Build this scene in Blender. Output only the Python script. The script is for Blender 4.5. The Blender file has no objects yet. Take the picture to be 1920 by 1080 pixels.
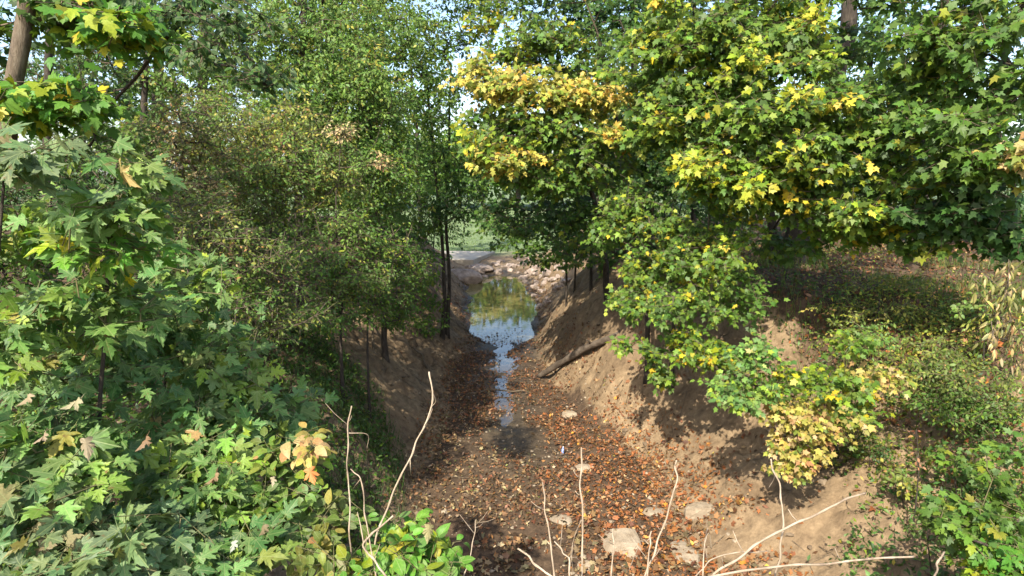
import bpy, math, random
import numpy as np
import time
_t0 = time.time()


def clock(w):
    print('CLOCK', w, round(time.time() - _t0, 1))

from mathutils import Matrix, Vector

# ------------------------------------------------------------------ camera, sky, sun, exposure
S = bpy.context.scene
COL = S.collection
rng = np.random.default_rng(11)
random.seed(11)
CAM = np.array([0.0, 0.0, 4.0])
PITCH = math.radians(10.0)
FPX = 1185.4                                   # focal length in pixels of the 1920 px wide photograph
cd = bpy.data.cameras.new('camera')
cam = bpy.data.objects.new('camera', cd)
COL.objects.link(cam)
cam.location = CAM
cam.rotation_euler = (math.pi / 2 - PITCH, 0, 0)
cd.sensor_width = 36.0
cd.lens = 36.0 * FPX / 1920.0
cd.clip_start = 0.05
cd.clip_end = 2000
S.camera = cam

TO_SUN = Vector((-0.27, -0.66, 0.69)).normalized()
world = bpy.data.worlds.new('World')
S.world = world
world.use_nodes = True
wn = world.node_tree
bgn = wn.nodes['Background']
sky = wn.nodes.new('ShaderNodeTexSky')
sky.sky_type = 'NISHITA'
sky.sun_disc = False
sky.sun_elevation = math.asin(TO_SUN.z)
sky.sun_rotation = math.atan2(TO_SUN.x, TO_SUN.y)
sky.air_density = 1.0
sky.dust_density = 2.0
wn.links.new(sky.outputs['Color'], bgn.inputs['Color'])
bgn.inputs['Strength'].default_value = 0.15
sd = bpy.data.lights.new('sun', 'SUN')
sd.energy = 4.0
sd.angle = math.radians(0.5)
sd.color = (1.0, 0.93, 0.80)
sun = bpy.data.objects.new('sun', sd)
COL.objects.link(sun)
sun.rotation_euler = TO_SUN.to_track_quat('Z', 'Y').to_euler()
sun.location = (0, 0, 30)
vs = S.view_settings
vs.view_transform = 'Standard'
vs.look = 'None'
vs.gamma = 1.0
vs.use_curve_mapping = False
vs.exposure = 1.36
S.render.engine = 'CYCLES'
S.cycles.max_bounces = 8
S.cycles.diffuse_bounces = 4
S.cycles.glossy_bounces = 3
S.cycles.transmission_bounces = 6
S.cycles.caustics_reflective = False
S.cycles.caustics_refractive = False

FWD = np.array([0, math.cos(PITCH), -math.sin(PITCH)])
UPV = np.array([0, math.sin(PITCH), math.cos(PITCH)])


def P(px, py, Y):
    """The point at distance Y down the valley that lies on the sight line of photo pixel (px, py)."""
    d = FWD + UPV * ((540 - py) / FPX) + np.array([(px - 960) / FPX, 0, 0])
    return CAM + d * (Y / d[1])


def proj(p):
    q = p - CAM
    zc = q @ FWD
    zz = np.maximum(zc, 0.05)
    return 960 + FPX * q[:, 0] / zz, 540 - FPX * (q @ UPV) / zz, zc


# ------------------------------------------------------------------ noise
def _hash(ix, iy, iz, s):
    h = (ix * 374761393 + iy * 668265263 + iz * 2147483647 + s * 1274126177) & 0xFFFFFFFF
    h = ((h ^ (h >> 13)) * 1274126177) & 0xFFFFFFFF
    return ((h ^ (h >> 16)) & 0xFFFF) / 65535.0


def vnoise(x, y, z=0.0, s=0):
    x, y, z = np.broadcast_arrays(np.asarray(x, float), np.asarray(y, float), np.asarray(z, float))
    fx, fy, fz = np.floor(x), np.floor(y), np.floor(z)
    ix, iy, iz = fx.astype(np.int64), fy.astype(np.int64), fz.astype(np.int64)
    u, v, w = x - fx, y - fy, z - fz
    u, v, w = u * u * (3 - 2 * u), v * v * (3 - 2 * v), w * w * (3 - 2 * w)
    r = 0
    for a in (0, 1):
        for b in (0, 1):
            for c in (0, 1):
                r = r + _hash(ix + a, iy + b, iz + c, s) * (u if a else 1 - u) * (v if b else 1 - v) * (w if c else 1 - w)
    return r * 2 - 1


def fbm(x, y, z=0.0, s=0, o=4):
    r, a, f = 0, 1.0, 1.0
    for k in range(o):
        r = r + a * vnoise(np.asarray(x) * f, np.asarray(y) * f, np.asarray(z) * f, s + k)
        a *= 0.5
        f *= 2.03
    return r


def sst(a, b, x):
    t = np.clip((np.asarray(x, float) - a) / (b - a), 0, 1)
    return t * t * (3 - 2 * t)


# ------------------------------------------------------------------ terrain shape
def prof(y):
    lt = np.interp(y, [0, 5, 8, 11, 13.5, 15, 16.5, 18, 22, 26, 30], [-0.9, -0.95, -1.2, -1.12, -1.0, -0.8, -1.1, -1.45, -1.6, -2.1, -2.5])
    rt = np.interp(y, [0, 5, 8, 10, 11.5, 13, 15, 18, 22, 26, 30], [2.2, 2.2, 1.95, 1.35, .95, .62, .5, .72, .85, .6, .6])
    lw = np.interp(y, [0, 4, 7, 8.5, 10, 12, 14, 16, 20, 30], [1.5, 1.6, 2.2, 2.9, 4.0, 4.2, 3.4, 2.6, 2.6, 4.0])
    rw = np.interp(y, [0, 5, 8, 10, 12, 15, 30], [4.6, 4.4, 3.4, 2.3, 2.0, 2.3, 4.0])
    return lt, rt, lw, rw


def bed_z(y):
    return -0.07 * sst(9, 15.5, y) + 0.16 * sst(25.5, 29, y)


def axis_x(y):
    return np.interp(y, [4, 8, 10, 12, 15, 20], [.3, .08, -.12, -.17, -.17, -.3])


def height(x, y):
    x, y = np.broadcast_arrays(np.asarray(x, float), np.asarray(y, float))
    wob = 0.16 * fbm(x * .7, y * .7, 0, 5, 3)
    lt, rt, lw, rw = prof(y)
    dl, dr = (lt + wob - x) / lw, (x - rt - wob) / rw
    t = np.clip(np.maximum(dl, dr), 0, 1.4)
    top = np.where(x < 0, np.interp(y, [0, 4, 10, 14], [2.2, 2.1, 2.3, 2.4]), 2.35)
    right = x > 0.5 * (lt + rt)
    s1 = np.sin(np.clip(t, 0, 1) * math.pi / 2) ** 1.25
    near = 1 - sst(6, 9.5, y)
    s2 = np.clip(t, 0, 1) ** 1.25
    s = np.where(right, s1 * (1 - near) + s2 * near, s1)
    h = top * s
    # the far field opens beyond the pool
    fade = sst(26.5, 33, y + 0.4 * np.abs(x) * (np.abs(x) < 3))
    h = h * (1 - fade)
    bed = bed_z(y)
    # bed: shallow dish, pool hollow and a thin runnel
    inside = 1 - np.clip(t * 5, 0, 1)
    hw = 0.5 * (rt - lt)
    cx = 0.5 * (rt + lt)
    u = (x - cx) / hw
    pool = sst(14.3, 17.6, y) * (1 - sst(24.5, 26.8, y)) * (1 + .35 * vnoise(x * 1.3, y * .9, 0, 17))
    u = u + .22 * vnoise(x * .8 + 9, y * .8, 0, 18)
    bed = bed - 0.34 * pool * np.clip(1 - u * u, 0, 1)
    g = np.exp(-((x - axis_x(y) - .06 * vnoise(y * 1.4, 3.3, 0, 8)) / (.15 + .09 * vnoise(y * 1.1, 0, 0, 9))) ** 2)
    bed = bed - (0.062 + .05 * fbm(x * 3.3, y * 2.2, 0, 91, 3)) * g * sst(8.3, 9.5, y) * (1 - sst(15, 17, y))
    field = 0.08 * sst(27, 31, y) + 1.25 * sst(33, 52, y)
    h = h + bed + field
    # road embankment the photographer stands on
    emb = 2.3 * (1 - sst(0.9, 4.6, y + .25 * vnoise(x, y, 0, 31)))
    h = np.where(emb > .001, np.maximum(h, emb), h)
    # roughness: rills down the banks, lumps
    bank = np.clip(t * 4, 0, 1) * (1 - sst(24, 30, y))
    h = h + bank * (0.10 * fbm(x * 1.3, y * 1.3, 0, 12, 4) + 0.05 * fbm(x * 3.1, y * 5.2, 0, 14, 3))
    ridge = np.abs(fbm(x * 1.6 + 4, y * 2.6, 0, 41, 3))
    h = h - bank * (1 - np.clip(t - .55, 0, .45) / .45) * 0.22 * np.clip(0.32 - ridge, 0, 1) * 2 * np.where(right, .45, 1.0)
    h = h + (bank * .035 + .006) * fbm(x * 7.5, y * 7.5, 0, 33, 3) * (y < 30)
    h = h + inside * 0.022 * fbm(x * 3.5, y * 3.5, 0, 21, 3) + 0.05 * fbm(x * .25, y * .25, 0, 23, 2)
    return h


def hz(x, y):
    return float(height(np.array([x]), np.array([y]))[0])


# ------------------------------------------------------------------ materials
def new_mat(name):
    m = bpy.data.materials.new(name)
    m.use_nodes = True
    nt = m.node_tree
    nt.nodes.clear()
    out = nt.nodes.new('ShaderNodeOutputMaterial')
    return m, nt, out


def N(nt, typ, **kw):
    n = nt.nodes.new(typ)
    for k, v in kw.items():
        if k in ('operation', 'data_type', 'blend_type', 'attribute_name', 'attribute_type', 'noise_dimensions', 'feature', 'layer_name', 'wave_type', 'bands_direction', 'use_clamp'):
            setattr(n, k, v)
        else:
            n.inputs[k].default_value = v
    return n


def ramp(nt, fac, stops):
    r = nt.nodes.new('ShaderNodeValToRGB')
    el = r.color_ramp.elements
    while len(el) < len(stops):
        el.new(0.5)
    for e, (p, c) in zip(el, stops):
        e.position = p
        e.color = (*c, 1) if len(c) == 3 else c
    nt.links.new(fac, r.inputs['Fac'])
    return r.outputs['Color']


def mix(nt, fac, a, b, mode='MIX'):
    n = nt.nodes.new('ShaderNodeMix')
    n.data_type = 'RGBA'
    n.blend_type = mode
    n.clamp_factor = True
    for sock, v in ((n.inputs[0], fac), (n.inputs[6], a), (n.inputs[7], b)):
        if isinstance(v, (int, float)):
            sock.default_value = v
        elif isinstance(v, tuple):
            sock.default_value = (*v, 1)
        else:
            nt.links.new(v, sock)
    return n.outputs[2]


def math_n(nt, op, a, b=None, clamp=False):
    n = nt.nodes.new('ShaderNodeMath')
    n.operation = op
    n.use_clamp = clamp
    for sock, v in zip(n.inputs, (a, b)):
        if v is None:
            continue
        if isinstance(v, (int, float)):
            sock.default_value = v
        else:
            nt.links.new(v, sock)
    return n.outputs[0]


def leaf_material(name, from_object, veins, rough=.5, trans=.36, spec=.3):
    m, nt, out = new_mat(name)
    L = nt.links.new
    if from_object:
        c = nt.nodes.new('ShaderNodeObjectInfo').outputs['Color']
    else:
        c = N(nt, 'ShaderNodeAttribute', attribute_name='col').outputs['Color']
    tc = nt.nodes.new('ShaderNodeTexCoord')
    nz = N(nt, 'ShaderNodeTexNoise', Scale=9.0, Detail=3.0)
    L(tc.outputs['UV'], nz.inputs['Vector'])
    base = mix(nt, 1.0, c, ramp(nt, nz.outputs['Fac'], [(.3, (.78, .8, .75)), (.7, (1.15, 1.12, 1.1))]), 'MULTIPLY')
    if veins:
        sep = nt.nodes.new('ShaderNodeSeparateXYZ')
        L(tc.outputs['UV'], sep.inputs[0])
        ax = math_n(nt, 'ABSOLUTE', math_n(nt, 'SUBTRACT', sep.outputs[0], .5))
        vmask = math_n(nt, 'LESS_THAN', ax, .013)
        # side ribs running to the lobes
        d2 = math_n(nt, 'ABSOLUTE', math_n(nt, 'SUBTRACT', math_n(nt, 'MULTIPLY', sep.outputs[1], .78), math_n(nt, 'MULTIPLY', ax, .9)))
        v2 = math_n(nt, 'LESS_THAN', d2, .013)
        v3 = math_n(nt, 'LESS_THAN', math_n(nt, 'ABSOLUTE', math_n(nt, 'SUBTRACT', sep.outputs[1], math_n(nt, 'MULTIPLY', ax, .3))), .012)
        vm = math_n(nt, 'MAXIMUM', math_n(nt, 'MAXIMUM', vmask, v2), v3)
        base = mix(nt, math_n(nt, 'MULTIPLY', vm, .5), base, (.30, .34, .14))
    if veins:
        n5 = N(nt, 'ShaderNodeTexNoise', Scale=3.2, Detail=3.0)
        va = nt.nodes.new('ShaderNodeVectorMath')
        va.operation = 'ADD'
        L(tc.outputs['UV'], va.inputs[0])
        if from_object:
            oi = nt.nodes.new('ShaderNodeObjectInfo')
            sc_ = math_n(nt, 'MULTIPLY', oi.outputs['Random'], 40.0)
            L(sc_, va.inputs[1])
        L(va.outputs[0], n5.inputs['Vector'])
        base = mix(nt, math_n(nt, 'MULTIPLY', math_n(nt, 'SUBTRACT', n5.outputs['Fac'], .62), 9.0, True), base, (.16, .10, .04))
    geo = nt.nodes.new('ShaderNodeNewGeometry')
    base = mix(nt, math_n(nt, 'MULTIPLY', geo.outputs['Backfacing'], .3), base, (.15, .19, .10))
    p = N(nt, 'ShaderNodeBsdfPrincipled', Roughness=rough)
    p.inputs['Specular IOR Level'].default_value = spec
    L(base, p.inputs['Base Color'])
    t = nt.nodes.new('ShaderNodeBsdfTranslucent')
    L(mix(nt, 1.0, base, (1.5, 1.45, .6), 'MULTIPLY'), t.inputs['Color'])
    ms = N(nt, 'ShaderNodeMixShader', Fac=trans)
    L(p.outputs[0], ms.inputs[1])
    L(t.outputs[0], ms.inputs[2])
    L(ms.outputs[0], out.inputs['Surface'])
    return m


M_LEAF = leaf_material('leaf', False, False)
M_LEAFV = leaf_material('leaf_veined', False, True)
M_LEAFO = leaf_material('leaf_single', True, False)
M_LEAFVO = leaf_material('leaf_single_veined', True, True)
M_DRY = leaf_material('dry_leaf', False, False, .6, .12, .25)
M_DRYO = leaf_material('dry_leaf_single', True, False, .6, .12, .25)


def simple_mat(name, stops, scale=8, rough=.8, bump=.3, stretch=(1, 1, 1), detail=5, bscale=None):
    m, nt, out = new_mat(name)
    L = nt.links.new
    tc = nt.nodes.new('ShaderNodeTexCoord')
    mp = N(nt, 'ShaderNodeMapping', Scale=stretch)
    L(tc.outputs['Object'], mp.inputs['Vector'])
    nz = N(nt, 'ShaderNodeTexNoise', Scale=scale, Detail=detail, Roughness=.65)
    L(mp.outputs[0], nz.inputs['Vector'])
    p = N(nt, 'ShaderNodeBsdfPrincipled', Roughness=rough)
    p.inputs['Specular IOR Level'].default_value = .3
    L(ramp(nt, nz.outputs['Fac'], stops), p.inputs['Base Color'])
    nb = N(nt, 'ShaderNodeTexNoise', Scale=bscale or scale * 3, Detail=6.0, Roughness=.7)
    L(mp.outputs[0], nb.inputs['Vector'])
    b = N(nt, 'ShaderNodeBump', Strength=bump, Distance=.02)
    L(nb.outputs['Fac'], b.inputs['Height'])
    L(b.outputs[0], p.inputs['Normal'])
    L(p.outputs[0], out.inputs['Surface'])
    return m


M_BARK = simple_mat('bark', [(.3, (.026, .02, .015)), (.55, (.06, .047, .035)), (.75, (.11, .09, .07))], 9, .9, .8, (3, 3, .7))
M_BARKL = simple_mat('pale_bark', [(.3, (.05, .04, .027)), (.5, (.12, .09, .06)), (.75, (.19, .155, .11))], 9, .85, .6, (3, 3, .7))
M_TWIG = simple_mat('twig', [(.3, (.06, .045, .03)), (.7, (.15, .115, .075))], 14, .85, .2)
M_STEM = simple_mat('green_stem', [(.3, (.07, .08, .03)), (.7, (.16, .13, .06))], 14, .7, .2)
M_STRAW = simple_mat('dead_stem', [(.3, (.13, .095, .065)), (.48, (.29, .22, .15)), (.75, (.46, .38, .28))], 14, .7, .25, (1, 1, .4))
M_LOG = simple_mat('weathered_log', [(.3, (.035, .026, .018)), (.5, (.085, .064, .045)), (.75, (.15, .12, .09))], 7, .9, .9, (1, 1, 1))
M_STONE = simple_mat('pale_stone', [(.3, (.17, .125, .08)), (.5, (.27, .215, .15)), (.75, (.35, .29, .21))], 6, .9, .6)
M_RIPRAP = simple_mat('riprap_stone', [(.3, (.15, .115, .09)), (.5, (.28, .22, .18)), (.75, (.42, .36, .31))], 4, .9, .4)
M_CONC = simple_mat('concrete', [(.3, (.30, .26, .20)), (.7, (.42, .37, .30))], 3, .9, .2)


def ground_material():
    m, nt, out = new_mat('creek_ground')
    L = nt.links.new
    mk = N(nt, 'ShaderNodeAttribute', attribute_name='mask')          # r sand, g grass, b wet mud
    sp = nt.nodes.new('ShaderNodeSeparateColor')
    L(mk.outputs['Color'], sp.inputs[0])
    tc = nt.nodes.new('ShaderNodeTexCoord')
    n1 = N(nt, 'ShaderNodeTexNoise', Scale=1.3, Detail=7.0, Roughness=.62)
    n2 = N(nt, 'ShaderNodeTexNoise', Scale=9.0, Detail=7.0, Roughness=.7)
    n3 = N(nt, 'ShaderNodeTexNoise', Scale=45.0, Detail=5.0, Roughness=.7)
    for n in (n1, n2, n3):
        L(tc.outputs['Object'], n.inputs['Vector'])
    sand = ramp(nt, n2.outputs['Fac'], [(.28, (.125, .086, .05)), (.5, (.215, .153, .09)), (.72, (.30, .22, .132))])
    sand = mix(nt, .6, sand, ramp(nt, n1.outputs['Fac'], [(.35, (.55, .5, .46)), (.65, (1.15, 1.15, 1.12))]), 'MULTIPLY')
    soil = ramp(nt, n2.outputs['Fac'], [(.3, (.03, .02, .012)), (.5, (.075, .048, .028)), (.72, (.13, .085, .05))])
    grs = ramp(nt, n1.outputs['Fac'], [(.3, (.09, .13, .055)), (.55, (.14, .19, .085)), (.75, (.19, .22, .11))])
    mud = ramp(nt, n2.outputs['Fac'], [(.3, (.035, .027, .017)), (.7, (.085, .065, .04))])
    thr = math_n(nt, 'ADD', sp.outputs[0], math_n(nt, 'MULTIPLY', math_n(nt, 'SUBTRACT', n2.outputs['Fac'], .5), .8))
    c = mix(nt, math_n(nt, 'MULTIPLY', math_n(nt, 'SUBTRACT', thr, .3), 2.5, True), soil, sand)
    c = mix(nt, sp.outputs[2], c, mud)
    c = mix(nt, sp.outputs[1], c, grs)
    c = mix(nt, .45, c, ramp(nt, n3.outputs['Fac'], [(.3, (.6, .58, .55)), (.7, (1.25, 1.22, 1.2))]), 'MULTIPLY')
    p = nt.nodes.new('ShaderNodeBsdfPrincipled')
    L(c, p.inputs['Base Color'])
    L(math_n(nt, 'SUBTRACT', .92, math_n(nt, 'MULTIPLY', sp.outputs[2], .35)), p.inputs['Roughness'])
    p.inputs['Specular IOR Level'].default_value = .3
    b = N(nt, 'ShaderNodeBump', Strength=.7, Distance=.03)
    L(math_n(nt, 'ADD', n2.outputs['Fac'], math_n(nt, 'MULTIPLY', n3.outputs['Fac'], .5)), b.inputs['Height'])
    L(b.outputs[0], p.inputs['Normal'])
    L(p.outputs[0], out.inputs['Surface'])
    return m


def water_material(name, c0, c1, bump):
    m, nt, out = new_mat(name)
    L = nt.links.new
    tc = nt.nodes.new('ShaderNodeTexCoord')
    n1 = N(nt, 'ShaderNodeTexNoise', Scale=.9, Detail=4.0)
    L(tc.outputs['Object'], n1.inputs['Vector'])
    n2 = N(nt, 'ShaderNodeTexNoise', Scale=5.0, Detail=3.0)
    L(tc.outputs['Object'], n2.inputs['Vector'])
    p = N(nt, 'ShaderNodeBsdfPrincipled', Roughness=.04, IOR=1.33)
    p.inputs['Specular IOR Level'].default_value = .5
    L(ramp(nt, n1.outputs['Fac'], [(.35, c0), (.65, c1)]), p.inputs['Base Color'])
    b = N(nt, 'ShaderNodeBump', Strength=bump, Distance=.02)
    L(n2.outputs['Fac'], b.inputs['Height'])
    L(b.outputs[0], p.inputs['Normal'])
    L(p.outputs[0], out.inputs['Surface'])
    return m


# ------------------------------------------------------------------ mesh building
def mesh_data(name, V, T, mat, col=None, uv=None, smooth=True, attr='col'):
    V = np.ascontiguousarray(V, np.float32)
    T = np.ascontiguousarray(T, np.int32)
    me = bpy.data.meshes.new(name)
    me.vertices.add(len(V))
    me.vertices.foreach_set('co', V.ravel())
    k = T.shape[1]
    me.loops.add(T.size)
    me.loops.foreach_set('vertex_index', T.ravel())
    me.polygons.add(len(T))
    me.polygons.foreach_set('loop_start', np.arange(0, T.size, k, dtype=np.int32))
    me.polygons.foreach_set('loop_total', np.full(len(T), k, np.int32))
    me.polygons.foreach_set('use_smooth', np.full(len(T), smooth, bool))
    if col is not None:
        a = me.attributes.new(attr, 'FLOAT_COLOR', 'POINT')
        c4 = np.ones((len(V), 4), np.float32)
        c4[:, :3] = col
        a.data.foreach_set('color', c4.ravel())
    if uv is not None:
        u = me.uv_layers.new(name='UVMap')
        u.data.foreach_set('uv', np.ascontiguousarray(uv[T.ravel()], np.float32).ravel())
    me.update(calc_edges=True)
    me.materials.append(mat)
    return me


def link(name, data, parent=None, loc=None):
    o = bpy.data.objects.new(name, data)
    COL.objects.link(o)
    if parent is not None:
        o.parent = parent
    if loc is not None:
        o.location = loc
    return o


def tag(o, label=None, cat=None, group=None, kind=None):
    if label:
        o['label'] = label
    if cat:
        o['category'] = cat
    if group:
        o['group'] = group
    if kind:
        o['kind'] = kind
    return o


def empty(name, loc):
    o = link(name, None, None, loc)
    o.empty_display_size = .1
    return o


def cross(a, b):
    return np.cross(a, b)


def unit(v):
    return v / np.maximum(np.linalg.norm(v, axis=-1, keepdims=True), 1e-9)


def smooth_path(pts, n):
    pts = np.asarray(pts, float)
    if len(pts) < 3:
        t = np.linspace(0, 1, n)[:, None]
        return pts[0] * (1 - t) + pts[-1] * t
    q = np.vstack([2 * pts[0] - pts[1], pts, 2 * pts[-1] - pts[-2]])
    out = []
    for s in np.linspace(0, len(pts) - 1.0001, n):
        i = int(s)
        t = s - i
        a, b, c, d = q[i], q[i + 1], q[i + 2], q[i + 3]
        out.append(.5 * ((2 * b) + (c - a) * t + (2 * a - 5 * b + 4 * c - d) * t * t + (3 * b - a - 3 * c + d) * t ** 3))
    return np.array(out)


def tube(pts, rad, K=8, rough=0.0, seed=0):
    pts = np.asarray(pts, float)
    n = len(pts)
    rad = np.broadcast_to(np.asarray(rad, float), (n,))
    tan = unit(np.gradient(pts, axis=0))
    ref = np.array([0.0, 0, 1]) if abs(tan[0][2]) < .9 else np.array([1.0, 0, 0])
    u = unit(cross(tan[0], ref))
    V = []
    ang = np.linspace(0, 2 * math.pi, K, endpoint=False)
    for i in range(n):
        u = unit(u - (u @ tan[i]) * tan[i])
        w = cross(tan[i], u)
        r = rad[i] * (1 + rough * vnoise(np.cos(ang) * 1.3 + seed, np.sin(ang) * 1.3, i * .45, seed))
        V.append(pts[i] + np.cos(ang)[:, None] * u * r[:, None] + np.sin(ang)[:, None] * w * r[:, None])
    V = np.vstack(V + [pts[:1], pts[-1:]])
    T = []
    for i in range(n - 1):
        for k in range(K):
            a, b = i * K + k, i * K + (k + 1) % K
            T += [(a, b, b + K), (a, b + K, a + K)]
    for k in range(K):
        T.append((n * K, (k + 1) % K, k))
        T.append((n * K + 1, (n - 1) * K + k, (n - 1) * K + (k + 1) % K))
    return V, np.array(T)


def merge(parts):
    Vs, Ts, o = [], [], 0
    for V, T in parts:
        Vs.append(V)
        Ts.append(T + o)
        o += len(V)
    return np.vstack(Vs), np.vstack(Ts)


def segs(p0, p1, r0, r1, K=4):
    """Many tapered sticks at once."""
    d = unit(p1 - p0)
    ref = np.where(np.abs(d[:, 2:3]) < .9, np.array([[0, 0, 1.0]]), np.array([[1.0, 0, 0]]))
    u = unit(cross(d, ref))
    w = cross(d, u)
    n = len(p0)
    ang = np.linspace(0, 2 * math.pi, K, endpoint=False)
    ring = np.cos(ang)[None, :, None] * u[:, None] + np.sin(ang)[None, :, None] * w[:, None]
    V = np.concatenate([p0[:, None] + ring * r0[:, None, None], p1[:, None] + ring * r1[:, None, None]], 1).reshape(-1, 3)
    t = []
    for k in range(K):
        b = (k + 1) % K
        t += [(k, b, b + K), (k, b + K, k + K)]
    T = (np.array(t)[None] + (np.arange(n) * 2 * K)[:, None, None]).reshape(-1, 3)
    return V, T


# ------------------------------------------------------------------ leaf shapes (unit length along +Y)
def palm_leaf(half, c=.22, curl=.22, petiole=0.0):
    h = np.array(half, float)
    L = h[1:-1] * np.array([-1, 1])
    ring = np.vstack([h, L[::-1]])
    V = np.vstack([[[0, c]], ring])
    r = np.hypot(V[:, 0], V[:, 1] - c)
    z = -curl * r * r + .16 * np.abs(V[:, 0]) * (1 - r)
    V = np.column_stack([V, z])
    n = len(ring)
    T = [(0, 1 + i, 1 + (i + 1) % n) for i in range(n)]
    V = list(V)
    if petiole:
        b = len(V)
        V += [np.array([-.011, 0, 0]), np.array([.011, 0, 0]), np.array([.006, -petiole * .6, .03]), np.array([-.006, -petiole * .6, .03]), np.array([0, -petiole, .09])]
        T += [(b, b + 1, b + 2), (b, b + 2, b + 3), (b + 3, b + 2, b + 4)]
    return np.array(V), np.array(T)


MAPLE_HALF = [(0, 0), (.10, -.05), (.22, -.05), (.40, .03), (.30, .10), (.29, .16), (.17, .22), (.26, .27), (.37, .33), (.40, .42), (.55, .56), (.42, .55), (.36, .60), (.27, .54), (.15, .47),
              (.17, .62), (.25, .72), (.15, .76), (.12, .88), (.06, .92), (0, 1.08)]
MAPLE_MID = [(0, 0), (.20, -.06), (.38, .04), (.25, .22), (.43, .40), (.48, .58), (.21, .53), (.24, .70), (.11, .84), (0, 1.02)]
MAPLE_LO = [(0, 0), (.38, .03), (.25, .24), (.47, .56), (.22, .56), (0, 1.0)]


def oval_leaf(wd, rows, fold=.12, curl=.25, petiole=0.0, tip=1.0):
    V, T = [(0, 0, 0)], []
    ys = np.linspace(0, 1, rows + 2)[1:-1]
    for y in ys:
        w = wd * math.sin(math.pi * y ** .8) ** .8
        z = -curl * (y - .3) ** 2
        V += [(-w, y, z + fold * w), (0, y, z), (w, y, z + fold * w)]
    V.append((0, tip, -curl * .49))
    T += [(0, 2, 1), (0, 3, 2)]
    for i in range(rows - 1):
        a = 1 + 3 * i
        T += [(a, a + 1, a + 4), (a, a + 4, a + 3), (a + 1, a + 2, a + 5), (a + 1, a + 5, a + 4)]
    a = 1 + 3 * (rows - 1)
    e = len(V) - 1
    T += [(a, a + 1, e), (a + 1, a + 2, e)]
    if petiole:
        b = len(V)
        V += [(-.012, 0, 0), (.012, 0, 0), (0, -petiole, .05)]
        T.append((b, b + 1, b + 2))
    return np.array(V, float), np.array(T)


SHAPES = {
    'maple': palm_leaf(MAPLE_HALF, .22, .26, .55),
    'maple_mid': palm_leaf(MAPLE_MID, .24, .25),
    'maple_lo': palm_leaf(MAPLE_LO, .24, .25),
    'ovate': oval_leaf(.30, 4, .2, .3, .25),
    'oval': oval_leaf(.23, 2, .2, .3),
    'oval_lo': oval_leaf(.25, 1, .2, .3),
    'lance': oval_leaf(.13, 3, .2, .4, .1),
}
# make all leaf faces look up (+Z)
for k_, (V_, T_) in list(SHAPES.items()):
    nz_ = np.cross(V_[T_[:, 1]] - V_[T_[:, 0]], V_[T_[:, 2]] - V_[T_[:, 0]])[:, 2]
    T_ = np.where((nz_ < 0)[:, None], T_[:, ::-1], T_)
    SHAPES[k_] = (V_, T_)
UVS = {k: np.column_stack([V[:, 0] + .5, V[:, 1]]) for k, (V, T) in SHAPES.items()}
VEINED = {'maple', 'ovate'}


def leaf_frames(A, Nn):
    A = unit(A)
    Nn = unit(Nn - (Nn * A).sum(-1, keepdims=True) * A)
    return A, Nn, cross(A, Nn)


def leaves_mesh(shape, Lv):
    V0, T0 = SHAPES[shape]
    A, Nn, Sd = leaf_frames(Lv['A'], Lv['N'])
    s = Lv['s'][:, None, None]
    X = V0[None, :, 0:1] * Lv['w'][:, None, None] * Sd[:, None]
    Y_ = V0[None, :, 1:2] * A[:, None]
    Z_ = V0[None, :, 2:3] * Lv['c'][:, None, None] * Nn[:, None]
    V = (Lv['p'][:, None] + s * (X + Y_ + Z_)).reshape(-1, 3)
    n = len(A)
    T = (T0[None] + (np.arange(n) * len(V0))[:, None, None]).reshape(-1, 3)
    col = np.repeat(Lv['col'], len(V0), axis=0)
    uv = np.tile(UVS[shape], (n, 1))
    return V, T, col, uv


def cat(ls):
    return {k: np.concatenate([l[k] for l in ls]) for k in ls[0]}


def sub(l, idx):
    return {k: v[idx] for k, v in l.items()}


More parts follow.
